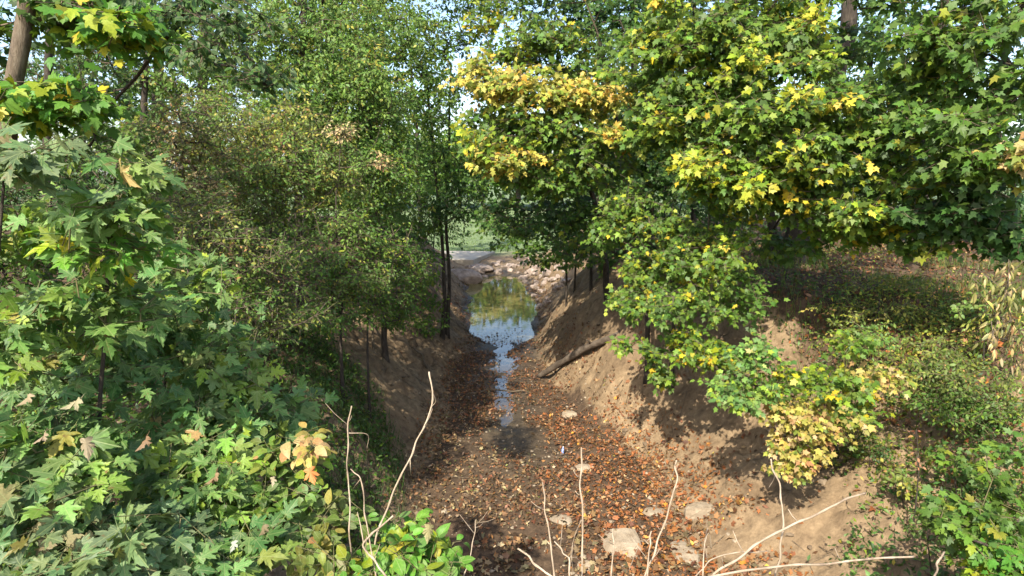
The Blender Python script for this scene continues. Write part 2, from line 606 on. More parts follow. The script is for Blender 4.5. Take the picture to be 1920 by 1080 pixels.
# ------------------------------------------------------------------ colours (base colours of leaves, linear)
PAL = {
    'silver': [(5, (.10, .185, .055)), (4, (.135, .225, .065)), (2.4, (.17, .26, .06)), (1.4, (.22, .31, .05)), (.25, (.30, .27, .08))],
    'bluegreen': [(5, (.085, .165, .052)), (4, (.115, .205, .065)), (1.6, (.14, .22, .055)), (.8, (.18, .24, .06)), (.25, (.36, .27, .13))],
    'pale': [(5, (.105, .165, .075)), (4, (.135, .195, .09)), (1, (.15, .20, .08)), (.4, (.25, .22, .12))],
    'bright': [(4, (.085, .20, .035)), (3, (.12, .24, .04)), (1.5, (.24, .29, .04)), (.6, (.40, .33, .05))],
    'mid': [(5, (.066, .125, .027)), (4, (.09, .16, .033)), (2, (.125, .195, .035)), (.6, (.21, .23, .04))],
    'light': [(4, (.105, .18, .045)), (4, (.135, .215, .05)), (1.5, (.16, .22, .05)), (.5, (.28, .26, .06))],
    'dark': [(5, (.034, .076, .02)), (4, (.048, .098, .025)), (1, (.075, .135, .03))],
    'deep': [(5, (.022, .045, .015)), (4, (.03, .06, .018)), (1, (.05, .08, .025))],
    'olive': [(5, (.085, .13, .032)), (4, (.115, .16, .038)), (2, (.165, .19, .045)), (.5, (.27, .24, .07)), (.2, (.32, .20, .09))],
    'oliveY': [(4, (.11, .15, .033)), (3, (.16, .19, .042)), (2, (.27, .27, .06)), (.7, (.38, .31, .09)), (.35, (.36, .22, .10))],
    'dry': [(3, (.16, .16, .055)), (3, (.27, .21, .10)), (2, (.38, .29, .16)), (2, (.09, .10, .03)), (1, (.17, .09, .045))],
    'yg': [(4, (.075, .135, .027)), (4, (.11, .18, .033)), (2.5, (.17, .23, .035)), (1.2, (.33, .33, .04)), (.5, (.52, .38, .05))],
    'ygm': [(4, (.066, .12, .027)), (5, (.095, .16, .033)), (3, (.15, .22, .038)), (1.2, (.25, .29, .045)), (.3, (.46, .37, .06))],
    'pop': [(4, (.24, .30, .045)), (3, (.36, .36, .06)), (1.3, (.48, .39, .07)), (4, (.15, .22, .04))],
    'yellow': [(4, (.47, .38, .10)), (4, (.42, .37, .10)), (5, (.32, .33, .08)), (5, (.19, .24, .05)), (2, (.1, .16, .03)), (.8, (.48, .28, .06))],
    'tanY': [(4, (.36, .30, .09)), (3, (.40, .30, .14)), (3, (.27, .28, .06)), (2, (.14, .19, .045)), (1, (.36, .21, .10))],
    'red': [(3, (.22, .08, .045)), (3, (.26, .13, .07)), (1, (.2, .12, .05))],
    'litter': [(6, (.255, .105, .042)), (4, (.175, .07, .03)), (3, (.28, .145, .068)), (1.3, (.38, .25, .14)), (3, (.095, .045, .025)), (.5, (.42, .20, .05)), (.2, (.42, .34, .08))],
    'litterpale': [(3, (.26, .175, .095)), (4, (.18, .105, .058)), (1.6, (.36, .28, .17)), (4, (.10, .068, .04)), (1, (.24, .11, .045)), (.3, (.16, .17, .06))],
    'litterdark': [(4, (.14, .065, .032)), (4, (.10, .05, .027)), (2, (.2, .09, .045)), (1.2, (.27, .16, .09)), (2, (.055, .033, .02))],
    'orange': [(1, (.62, .25, .07))],
}


def pick(pal, n, spray=None, keep=.72):
    e = PAL[pal]
    w = np.array([a for a, _ in e])
    c = np.array([b for _, b in e])
    own = rng.choice(len(e), n, p=w / w.sum())
    if spray is not None:
        sp = rng.choice(len(e), spray.max() + 1, p=w / w.sum())
        own = np.where(rng.random(n) < keep, sp[spray], own)
    lum = c @ np.array([.25, .65, .10])
    c = np.clip(lum[:, None] + (c - lum[:, None]) * 1.08, .008, .65)
    out = c[own] * np.exp(rng.normal(0, .17, (n, 1)))
    return np.clip(out * np.exp(rng.normal(0, .06, (n, 3))), .004, .7)


# ------------------------------------------------------------------ plants
PLANTS = []          # (root, shape, leaves, singles allowed, dry)
TOCAM = None


def blob_tips(b, dens=1.0):
    px, py, Y, rx, ry, rd, n = b[:7]
    n = int(n * dens)
    c = P(px, py, Y)
    zc = (c - CAM) @ FWD
    R = np.array([rx * zc / FPX, rd, ry * zc / FPX])
    out = np.zeros((0, 3))
    sc = 1.6 / max(R.min(), .15)
    while len(out) < n:
        v = unit(rng.normal(size=(n * 4, 3)))
        r = rng.random((n * 4, 1)) ** .42
        q = c + v * r * R * (1 + .25 * vnoise(v[:, 0] * 2 + px, v[:, 1] * 2, v[:, 2] * 2, 3)[:, None])
        k = vnoise(q[:, 0] * sc, q[:, 1] * sc, q[:, 2] * sc * 1.5, int(px) % 97) + .5
        out = np.vstack([out, q[rng.random(len(q)) < np.clip((k - .28) * 2.3, .04, 1)]])
    return out[:n]


def grow(trunks, tips, step=.45, lift=.12):
    """Skeleton: each tip joins the nearest wood already there; returns nodes, parents, radii."""
    pos, par, fixed = [], [], []
    for pts, r0, r1 in trunks:
        n = max(4, int(np.sum(np.linalg.norm(np.diff(pts, axis=0), axis=1)) / .3))
        q = smooth_path(pts, n)
        b = len(pos)
        for i in range(n):
            pos.append(q[i])
            par.append(b + i - 1 if i else -1)
            fixed.append(r0 + (r1 - r0) * i / (n - 1))
    nt = len(pos)
    base = np.array(pos)
    d0 = np.min(np.linalg.norm(tips[:, None] - base[None], axis=2), axis=1)
    arr = np.zeros((nt + len(tips) * 14 + 10, 3))
    arr[:nt] = base
    cnt = nt
    tip_node, tip_dir = [], []
    zlow = base[:, 2].min()
    pen = np.zeros(len(arr))
    for i, bz in enumerate(base[:, 2]):
        pen[i] = .5 * max(0, (zlow + .5 - bz))
    for ti in np.argsort(d0):
        t = tips[ti]
        dv = arr[:cnt] - t
        cost = np.sqrt((dv * dv).sum(1)) + np.maximum(0, dv[:, 2]) * .35 + pen[:cnt]
        j = int(np.argmin(cost))
        d = np.linalg.norm(arr[j] - t)
        m = min(12, max(1, int(d / step)))
        prev = j
        for k in range(1, m + 1):
            f = k / m
            q = arr[j] * (1 - f) + t * f
            q = q + np.array([0, 0, lift * d * math.sin(math.pi * f) * .8])
            if k < m:
                q = q + rng.normal(0, .05 * min(d, 1.2), 3)
            arr[cnt] = q
            par.append(prev)
            fixed.append(0)
            prev = cnt
            cnt += 1
        tip_node.append((ti, prev))
    pos = arr[:cnt]
    par = np.array(par)
    acc = np.zeros(cnt)
    rad = np.zeros(cnt)
    for i in range(cnt - 1, -1, -1):
        rad[i] = max(acc[i] ** (1 / 2.4), .0)
        if fixed[i]:
            rad[i] = fixed[i]
        if rad[i] == 0:
            rad[i] = .0032
        if par[i] >= 0:
            acc[par[i]] += rad[i] ** 2.4 if not fixed[i] else 0
    rad[nt:] = np.minimum(rad[nt:], .05)
    dirs = np.zeros((len(tips), 3))
    for ti, nd in tip_node:
        dirs[ti] = pos[nd] - pos[par[nd]]
    return pos, par, rad, nt, unit(dirs)


def spray(tips, dirs, K, twig, size, pal, droop=.35, face=.55, flat=.25, keep=.72, center=None):
    """Leaves in pairs along a short twig ending at each tip."""
    n = len(tips)
    hor = dirs.copy()
    hor[:, 2] *= .5
    hor[:, 2] -= droop * .6
    o = unit(hor + rng.normal(0, .25, (n, 3)))
    L = twig * rng.uniform(.6, 1.25, (n, 1))
    t = (np.arange(K) / max(K - 1, 1))[None, :, None] + rng.normal(0, .05, (n, K, 1))
    side = np.where(np.arange(K) % 2 == 0, 1.0, -1.0)[None, :, None]
    sv = unit(cross(o, np.array([0, 0, 1.0])) + 1e-4)
    roll = rng.normal(0, .6, (n, K, 1))
    up = cross(sv, o)
    latv = sv[:, None] * np.cos(roll) + up[:, None] * np.sin(roll)
    A = o[:, None] * (.35 + .7 * np.clip(t, 0, 1)) + side * latv * (1.05 - .6 * np.clip(t, 0, 1)) + rng.normal(0, .28, (n, K, 3))
    A[..., 2] -= droop * rng.uniform(.4, 1.6, (n, K))
    A = unit(A)
    s = size[0] + (size[1] - size[0]) * rng.random((n, K)) ** 1.3
    s = s * np.clip(1.05 - .25 * np.clip(t[..., 0], 0, 1), .6, 1.1)
    p = tips[:, None] + o[:, None] * (t - .75) * L[:, None] + A * s[..., None] * .35
    view = unit(CAM - p)
    Nn = np.array([0, 0, 1.0]) * .7 + np.array(TO_SUN) * .45 + view * face + rng.normal(0, flat + .18, (n, K, 3)) + o[:, None] * .25
    m = n * K
    sid = np.repeat(np.arange(n), K)
    lv = dict(p=p.reshape(m, 3), A=A.reshape(m, 3), N=Nn.reshape(m, 3), s=s.ravel(), w=rng.uniform(.8, 1.12, m), c=rng.uniform(-.2, 2.6, m), col=pick(pal, m, sid, keep))
    tw0 = tips - o * L * .75
    tw1 = tips + o * L * .27
    return lv, tw0, tw1


def plant(name, label, cat_, trunks, blobs, shape='maple_mid', size=(.07, .11), K=8, twig=.35, group=None, bark=None, K_trunk=10, droop=.35, face=.55,
          singles=True, step=.45, dry=False, twigmat=None, keep=.72, dens=None):
    tr = []
    for pts, r0, r1 in trunks:
        pts = [np.array(q, float) for q in pts]
        g = hz(pts[0][0], pts[0][1])
        if pts[0][2] > g - .05:
            pts.insert(0, np.array([pts[0][0] - .15 * (pts[1][0] - pts[0][0]), pts[0][1], g - .08]))
        tr.append((np.array(pts), r0, r1))
    loc = tr[0][0][0] + np.array([0, 0, .08])
    root = empty(name, loc)
    tag(root, label, cat_, group)
    if dens is None:
        dens = 1.75 if blobs[0][2] < 4.2 else (2.3 if blobs[0][2] < 9 else 2.1)
    tl = [blob_tips(b, dens) for b in blobs]
    tips = np.vstack(tl)
    pos, par, rad, nt, dirs = grow(tr, tips, step)
    bark = bark or M_BARK
    for k, (pts, r0, r1) in enumerate(tr):
        n = max(6, int(np.sum(np.linalg.norm(np.diff(pts, axis=0), axis=1)) / .22))
        q = smooth_path(pts, n)
        q = q + np.column_stack([vnoise(np.arange(n) * .5, k, 0, 3), vnoise(np.arange(n) * .5, k, 0, 4), np.zeros(n)]) * r0 * .35
        rr = np.linspace(r0, r1, n)
        rr[:3] *= np.array([1.5, 1.2, 1.06])[:len(rr[:3])]
        V, T = tube(q, rr, K_trunk, .14, k)
        link('trunk' if r0 > .02 else 'stem', mesh_data('trunk', V - loc, T, bark), root)
    # limbs: thick chains as parts; the thin rest as one part
    kids = {}
    for i in range(nt, len(pos)):
        kids.setdefault(par[i], []).append(i)
    used = np.zeros(len(pos), bool)
    starts = sorted([i for i in range(nt, len(pos)) if par[i] < nt], key=lambda i: -rad[i])
    nl = 0
    queue = list(starts)
    while queue and nl < 10:
        i = queue.pop(0)
        if rad[i] < .011:
            continue
        ch = [par[i], i]
        while ch[-1] in kids:
            nx = max(kids[ch[-1]], key=lambda j: rad[j])
            if rad[nx] < .006:
                break
            ch.append(nx)
        for a in ch[1:]:
            used[a] = True
        for a in ch[1:]:
            queue += [j for j in kids.get(a, []) if not used[j]]
        queue.sort(key=lambda j: -rad[j])
        V, T = tube(pos[ch], np.r_[rad[ch[1]], rad[ch[1:]]], 6, .1, nl)
        link('limb', mesh_data('limb', V - loc, T, bark), root)
        nl += 1
    rest = np.array([i for i in range(nt, len(pos)) if not used[i]])
    pieces = []
    if len(rest):
        pieces.append(segs(pos[par[rest]], pos[rest], np.minimum(rad[par[rest]], rad[rest] * 1.3), rad[rest], 3))
    lvs, o = [], 0
    for b, tp in zip(blobs, tl):
        pal = b[7]
        lv, t0, t1 = spray(tp, dirs[o:o + len(tp)], K, twig, size, pal, droop, face, keep=keep)
        if blobs[0][2] < 9.5:
            pieces.append(segs(t0, t1, np.full(len(tp), .0035 * (twig / .35)), np.full(len(tp), .0015), 3))
        lvs.append(lv)
        o += len(tp)
    V, T = merge(pieces)
    tw = link('twig_tangle', mesh_data('twigs', V - loc, T, twigmat or M_TWIG), root)
    tw['kind'] = 'stuff'
    PLANTS.append(dict(root=root, loc=loc, shape=shape, lv=cat(lvs), singles=singles, dry=dry))
    return root


def single_leaf_mesh(shape, dry, cache={}):
    k = (shape, dry)
    if k not in cache:
        V, T = SHAPES[shape]
        mat = M_DRYO if dry else (M_LEAFVO if shape in VEINED else M_LEAFO)
        cache[k] = mesh_data('leaf_' + shape, V, T, mat, uv=UVS[shape])
    return cache[k]


def leaf_matrix(lv, i, F, loc):
    A, Nn, Sd = F
    s = lv['s'][i]
    m = np.eye(4)
    m[:3, 0] = Sd[i] * s * lv['w'][i]
    m[:3, 1] = A[i] * s
    m[:3, 2] = Nn[i] * s * lv['c'][i]
    m[:3, 3] = lv['p'][i] - loc
    return Matrix(m.tolist())


def finish_plants():
    """The leaves that show largest become leaf parts, the rest of each crown one mesh."""
    CW, CH, C = 384, 216, 5
    buf = np.full(CW * CH, 1e9)
    info = []
    for pl in PLANTS:
        x, y, z = proj(pl['lv']['p'])
        ok = (x > 0) & (x < 1920) & (y > 0) & (y < 1080) & (z > .3)
        ci = (np.clip(y / C, 0, CH - 1).astype(int) * CW + np.clip(x / C, 0, CW - 1).astype(int))
        spx = pl['lv']['s'] * FPX / np.maximum(z, .3)
        np.minimum.at(buf, ci[ok], z[ok])
        info.append((ok, ci, z, spx))
    total = 0
    for pl, (ok, ci, z, spx) in zip(PLANTS, info):
        lv, root, loc = pl['lv'], pl['root'], pl['loc']
        n = len(z)
        sel = np.zeros(n, bool)
        if pl['singles']:
            vis = ok & (z <= buf[ci] + .25) & (spx >= 10)
            idx = np.nonzero(vis)[0]
            idx = idx[np.argsort(-spx[idx])][:300]
            sel[idx] = True
        rest = np.nonzero(~sel)[0]
        if len(rest):
            shp = pl['shape']
            if np.median(z[rest]) > 5:
                shp = {'maple_mid': 'maple_lo', 'oval': 'oval_lo'}.get(shp, shp)
            V, T, col, uv = leaves_mesh(shp, sub(lv, rest))
            mat = M_DRY if pl['dry'] else (M_LEAFV if pl['shape'] in VEINED else M_LEAF)
            o = link('crown', mesh_data('crown', V - loc, T, mat, col=col, uv=uv), root)
            o['kind'] = 'stuff'
            total += len(T)
        F = leaf_frames(lv['A'], lv['N'])
        me = single_leaf_mesh(pl['shape'], pl['dry'])
        for i in np.nonzero(sel)[0]:
            o = bpy.data.objects.new('leaf', me)
            COL.objects.link(o)
            o.parent = root
            o.matrix_basis = leaf_matrix(lv, i, F, loc)
            o.color = (*lv['col'][i], 1)
    print('crown triangles', total)


# ------------------------------------------------------------------ ground
def grid_axis(parts):
    out = []
    for a, b, n in parts:
        out.append(np.linspace(a, b, n, endpoint=False))
    return np.unique(np.concatenate(out + [[parts[-1][1]]]))


xs = grid_axis([(-220, -30, 14), (-30, -9, 30), (-9, -4, 60), (-4, 4.5, 200), (4.5, 9, 60), (9, 30, 30), (30, 220, 14)])
ys = grid_axis([(-60, -4, 12), (-4, 2, 24), (2, 18, 300), (18, 32, 110), (32, 60, 40), (60, 420, 24)])
GX, GY = np.meshgrid(xs, ys)
GZ = height(GX, GY)
Vg = np.column_stack([GX.ravel(), GY.ravel(), GZ.ravel()])
nx, ny = len(xs), len(ys)
ii = (np.arange(ny - 1)[:, None] * nx + np.arange(nx - 1)[None]).ravel()
Tg = np.column_stack([ii, ii + 1, ii + nx + 1, ii + nx])
lt, rt, lw, rw = prof(GY)
dl, dr = (lt - GX), (GX - rt)
nz = fbm(GX * .9, GY * .9, 0, 77, 4)
sand_r = sst(-.25, .12, dr + .2 * nz) * (1 - sst(.62, .95, dr / rw + .22 * nz))
sand_l = sst(-.1, .12, dl + .12 * nz) * (1 - sst(.35, .75, dl / lw + .22 * nz)) * .95 * (1 - .35 * sst(9.5, 12, GY))
ins = (1 - sst(-.1, .25, np.maximum(dl, dr)))
sandm = np.clip(np.maximum(sand_r, sand_l) + .25 * ins * (GY < 9), 0, 1) * (1 - sst(23, 30, GY) * .2)
sandm = np.where((GY > 26) & (GY < 34), np.maximum(sandm, .8 * (np.abs(GX) < 2.6)), sandm)
grassm = sst(30, 33, GY + .6 * nz + .3 * np.clip(np.abs(GX) - 2, 0, 3)) * 1.0
wet = np.exp(-((GX - axis_x(GY) - .15 * nz) / .6) ** 2) * sst(6.5, 9.5, GY) * (1 - sst(27, 29, GY))
wet = np.maximum(wet, ins * sst(12.5, 15, GY) * (1 - sst(26, 28, GY)))
mask = np.stack([sandm.ravel(), grassm.ravel(), np.clip(wet, 0, 1).ravel()], 1)
M_GROUND = ground_material()
g = link('creek_ground', mesh_data('creek_ground', Vg, Tg, M_GROUND, col=mask, attr='mask'))
tag(g, 'sandy creek bed with eroded earth banks and grass field beyond', None, None, 'structure')

clock('pool and runnel')
# pool and runnel
wx, wy = np.meshgrid(np.linspace(-2.2, 1.6, 40), np.linspace(14.6, 27.2, 120))
Vw = np.column_stack([wx.ravel(), wy.ravel(), np.full(wx.size, -.125)])
ii = (np.arange(119)[:, None] * 40 + np.arange(39)[None]).ravel()
Tw = np.column_stack([ii, ii + 1, ii + 41, ii + 40])
w = link('pool_water', mesh_data('pool_water', Vw, Tw, water_material('pool_water', (.125, .102, .036), (.165, .138, .05), .03)))
tag(w, 'murky olive pool at the end of the creek bed', None, None, 'structure')
ty = np.linspace(8.6, 15.4, 160)
tu = np.linspace(-.36, .36, 9)
wx = axis_x(ty)[:, None] + .06 * vnoise(ty * 1.4, 3.3, 0, 8)[:, None] + tu[None]
wy = np.repeat(ty[:, None], 9, 1)
wz = (bed_z(ty) - .034 + .012 * vnoise(ty * .9, 9, 0, 61))[:, None] + 0 * tu[None]
Vw = np.column_stack([wx.ravel(), wy.ravel(), wz.ravel()])
ii = (np.arange(159)[:, None] * 9 + np.arange(8)[None]).ravel()
Tw = np.column_stack([ii, ii + 1, ii + 10, ii + 9])
w = link('creek_water', mesh_data('creek_water', Vw, Tw, water_material('creek_water', (.05, .04, .025), (.08, .06, .035), .12)))
tag(w, 'thin trickle of water running down the leafy creek bed', None, None, 'structure')


clock('stones, slab')
# ------------------------------------------------------------------ stones, slab, log
def stone(name, label, cat_, group, loc, size, mat, seed, flat=.5, rot=0, sub_=2, kind=None, tilt=0):
    import bmesh
    bm = bmesh.new()
    bmesh.ops.create_icosphere(bm, subdivisions=sub_, radius=1)
    V = np.array([v.co[:] for v in bm.verts])
    T = np.array([[v.index for v in f.verts] for f in bm.faces])
    bm.free()
    q = V * (1 + .28 * fbm(V[:, 0] * 1.2 + seed * 3.1, V[:, 1] * 1.2, V[:, 2] * 1.2, seed, 3)[:, None])
    q = np.sign(q) * np.abs(q) ** .8
    r2 = np.random.default_rng(seed)
    for _ in range(4):                                                # knock flat faces off
        d = unit(r2.normal(size=3))
        c = .62 + .2 * r2.random()
        h = q @ d
        q = q - np.where(h > c, h - c, 0)[:, None] * d
    q = q * np.array([size[0], size[1], size[0] * flat])
    o = link(name, mesh_data(name, q, T, mat, smooth=False))
    o.location = loc
    o.rotation_euler = (tilt, .1 * math.sin(seed), rot)
    tag(o, label, cat_, group)
    return o


# pale flat stones in the near bed
NEAR = [(1167, 1020, .21, .30, 'tall pale flat stone lying among leaves at the front of the bed'),
        (1085, 880, .16, .09, 'pale stone sliver beside the tall upright dead stem'),
        (1053, 975, .12, .15, 'pale lumpy stone beside a yellow leaf on the dark mud'),
        (1228, 962, .15, .12, 'pale stone poking through orange leaves near the curved forked stem'),
        (1322, 962, .24, .15, 'broad pale slab of stone at the edge of the leaf bed'),
        (1282, 1040, .15, .26, 'long pale stone slanting beside the crossing dead stems'),
        (1104, 1062, .12, .09, 'pinkish stone at the foot of the upright dead stem'),
        (1070, 777, .15, .12, 'stone in place of a pale sandy patch at the foot of the right bank below the log')]  # last one is a stone shape standing in for pale sand


_YS = np.concatenate([np.linspace(1.8, 16, 700), np.linspace(16, 60, 700)[1:]])


def ground_hit(px, py):
    d = FWD + UPV * ((540 - py) / FPX) + np.array([(px - 960) / FPX, 0, 0])
    q = CAM + d[None] * (_YS / d[1])[:, None]
    k = np.nonzero(q[:, 2] < height(q[:, 0], q[:, 1]))[0]
    return q[k[0]] if len(k) else P(px, py, 30)


for i, (px, py, a, b, lab) in enumerate(NEAR):
    q = ground_hit(px, py)
    stone('flat_stone', lab, 'stone', 'pale stones in the near creek bed', (q[0], q[1], hz(q[0], q[1]) - .012), (a, b), M_STONE, 130 + 7 * i, .42, random.uniform(-.3, .3), 3)

# heap of broken stone round the far end of the pool
n_rip = 0
for i in range(2600):
    if n_rip >= 150:
        break
    px, py = random.uniform(850, 1075), random.uniform(482, 585)
    q = ground_hit(px, py)
    x, y = q[0], q[1]
    lt_, rt_, _, _ = [float(v) for v in prof(y)]
    if y < 18.5 or y > 31 or hz(x, y) < -.16 or (x < -.6 and y < 25.5) or hz(x, y) > 1.0:
        continue
    if y > 28.6 and x < -.9:
        continue
    s = random.choice([.07, .09, .11, .13, .16, .22]) * (1.15 if y > 23 else .75)
    stone('riprap_stone', 'pale broken stone in the rubble heap round the far end of the pool', 'stone', 'rubble stones round the far end of the pool',
          (x, y, hz(x, y) + s * .15), (s, s * random.uniform(.6, 1)), M_RIPRAP, 100 + i, random.uniform(.45, .8), random.uniform(0, 6), 1, tilt=random.uniform(-.3, .3))
    n_rip += 1
q = P(872, 522, 24.6)
stone('boulder', 'low flat boulder on the left shore of the pool below the concrete slab', 'boulder', None, (q[0] - .05, 24.6, .05), (.75, .6), M_RIPRAP, 7, .42, .3, 3)
q = P(905, 512, 26.6)
stone('boulder', 'grey boulder at the back of the pool between slab and rubble', 'boulder', None, (q[0], 27.0, .05), (.5, .4), M_RIPRAP, 9, .4, 1.0, 3)


def slab():
    V, T = [], []
    import bmesh
    bm = bmesh.new()
    c = [(-4.6, 28.4), (-1.75, 28.3), (-.85, 31.6), (-4.6, 32.0)]
    bot = [bm.verts.new((x, y, .0)) for x, y in c]
    topv = [bm.verts.new((x, y, .30)) for x, y in c]
    bm.faces.new(topv)
    bm.faces.new(bot[::-1])
    for k in range(4):
        bm.faces.new((bot[k], bot[(k + 1) % 4], topv[(k + 1) % 4], topv[k]))
    bmesh.ops.bevel(bm, geom=bm.edges[:], offset=.02, segments=2, affect='EDGES')
    me = bpy.data.meshes.new('concrete_slab')
    bm.to_mesh(me)
    bm.free()
    me.materials.append(M_CONC)
    o = link('concrete_slab', me)
    tag(o, 'pale concrete slab at the field edge behind the pool', 'slab')


slab()

p0, p1 = ground_hit(1012, 708), ground_hit(1150, 636)
axis = [p0 + np.array([-.03, 0, .02]), p0 * .66 + p1 * .34 + np.array([0, 0, .08]), p0 * .33 + p1 * .67 + np.array([0, 0, .1]), p1 + np.array([.15, 0, .1])]
V, T = tube(smooth_path(axis, 26), np.interp(np.linspace(0, 1, 26), [0, .05, .5, 1], [.045, .055, .065, .07]), 14, .22, 5)
loc = V.mean(0)
lg = empty('fallen_log', loc)
tag(lg, 'weathered grey log lying down the right bank onto the leaves', 'log')
link('log_wood', mesh_data('fallen_log', V - loc, T, M_LOG), lg)
for f, dx, dz in ((.45, .1, .22), (.75, -.12, .2)):
    q = smooth_path(axis, 26)[int(25 * f)]
    V, T = tube(np.array([q, q + [dx * .5, -.05, dz * .5], q + [dx, -.1, dz * .7]]), [.03, .022, .014], 6, .1, 3)
    link('branch_stub', mesh_data('branch_stub', V - loc, T, M_LOG), lg)


def stick(name, label, cat_, pts, r0, r1, mat, branches=(), group=None, K=6):
    q = smooth_path(pts, max(24, 14 * len(pts)))
    n = len(q)
    q = q + np.column_stack([vnoise(np.arange(n) * .13, 1, 0, 3), vnoise(np.arange(n) * .13, 2, 0, 4), vnoise(np.arange(n) * .13, 3, 0, 6)]) * r0 * .9
    r0, r1 = r0 * .74, r1 * .7
    loc = q[0].copy()
    root = empty(name, loc)
    tag(root, label, cat_, group)
    sl = np.r_[0, np.cumsum(np.linalg.norm(np.diff(q, axis=0), axis=1))]
    rr = np.linspace(r0, r1, n) * (1 + .1 * vnoise(np.arange(n) * 1.1, 7, 0, 2) + .38 * np.exp(-(((sl % .11) - .055) / .012) ** 2))
    V, T = tube(q, rr, K, .06, 2)
    link('stem', mesh_data(name, V - loc, T, mat), root)
    rs = random.Random(int(abs(q[-1][0] * 991) + abs(q[-1][2] * 577)))
    if name == 'dead_weed':
        for _ in range(rs.randint(1, 3)):
            i = rs.randint(n // 2, n - 3)
            d = np.array([rs.uniform(-1, 1), rs.uniform(-.5, .5), rs.uniform(.1, 1)]) * rs.uniform(.02, .06)
            V, T = tube(np.array([q[i], q[i] + d, q[i] + d * 1.7 + [0, 0, .01]]), [r1 * .55, r1 * .45, r1 * .3], 5)
            link('side_twig', mesh_data('side_twig', V - loc, T, mat), root)
    for bp in branches:
        b = smooth_path(bp, max(8, 5 * len(bp))) if len(bp) > 2 else np.array(bp)
        V, T = tube(b, np.linspace(r1 * .8, r1 * .45, len(b)), 5, .05, 4)
        link('side_twig', mesh_data('side_twig', V - loc, T, mat), root)
    return root


a, b = ground_hit(876, 739), ground_hit(985, 736)
stick('fallen_stick', 'thin dark stick lying across the trickle in the creek bed', 'stick', [a + [0, 0, .03], (a + b) / 2 + [0, .05, .05], b + [0, 0, .03]], .022, .014, M_TWIG)
for (x0, y0, x1, y1, r, lab) in [(800, 690, 772, 655, .03, 'dark bent root sticking out of the undercut left bank'),
                                 (700, 655, 690, 600, .03, 'thin root hanging over the hollow in the left bank')]:
    a, b = ground_hit(x0, y0), ground_hit(x1, y1)
    stick('exposed_root', lab, 'root', [a + [0, -.05, .02], (a + b) / 2 + [.08, -.15, .12], b + [0, 0, .05]], r, r * .6, M_TWIG)
a, b = ground_hit(655, 645), ground_hit(835, 628)

# blue bit of litter
q = ground_hit(1055, 853)
V, T = tube(np.array([[0, 0, 0], [0, .01, .03], [0, .02, .09], [.004, .035, .13], [.01, .045, .15], [.012, .048, .165], [.014, .05, .185]]), [.026, .034, .031, .034, .020, .012, .012], 12, .25, 3)
V = V * .62
bt = empty('plastic_bottle', (q[0], q[1], hz(q[0], q[1]) - .01))
tag(bt, 'small crushed blue plastic bottle dropped among the leaves', 'bottle')
mb, nt_, out_ = new_mat('blue_plastic')
pb = N(nt_, 'ShaderNodeBsdfPrincipled', Roughness=.2)
nzb = N(nt_, 'ShaderNodeTexNoise', Scale=14.0)
nt_.links.new(ramp(nt_, nzb.outputs['Fac'], [(.4, (.10, .16, .5)), (.62, (.35, .42, .62))]), pb.inputs['Base Color'])
nt_.links.new(pb.outputs[0], out_.inputs['Surface'])
link('bottle_body', mesh_data('bottle_body', V, T, mb), bt)
V, T = tube(np.array([[.014, .05, .178], [.016, .053, .196]]) * .62, [.009, .009], 10)
mc = simple_mat('white_plastic', [(.3, (.6, .62, .66)), (.7, (.75, .76, .78))], 5, .4, .05)
link('bottle_cap', mesh_data('bottle_cap', V, T, mc), bt)


clock('dead stems in front')
# ------------------------------------------------------------------ dead stems in front
def stem_from(pts, Y0, Y1):
    n = len(pts)
    w = [P(px, py, Y0 + (Y1 - Y0) * i / (n - 1)) for i, (px, py) in enumerate(pts)]
    d = w[-1] - w[-2]
    d = d / max(np.linalg.norm(d), 1e-6)
    q = w[-1]
    out = list(w)
    for k in range(14):
        g_ = hz(q[0], q[1])
        if q[2] < g_ + .02:
            break
        d = d + np.array([0, -.02, -.22])
        d = d / np.linalg.norm(d)
        q = q + d * .16
        out.append(q)
    out[-1] = out[-1].copy()
    out[-1][2] = min(out[-1][2], hz(out[-1][0], out[-1][1]) - .03)
    return out[::-1]


def br(pts, Y):
    return [P(px, py, Y + .03 * i) for i, (px, py) in enumerate(pts)]


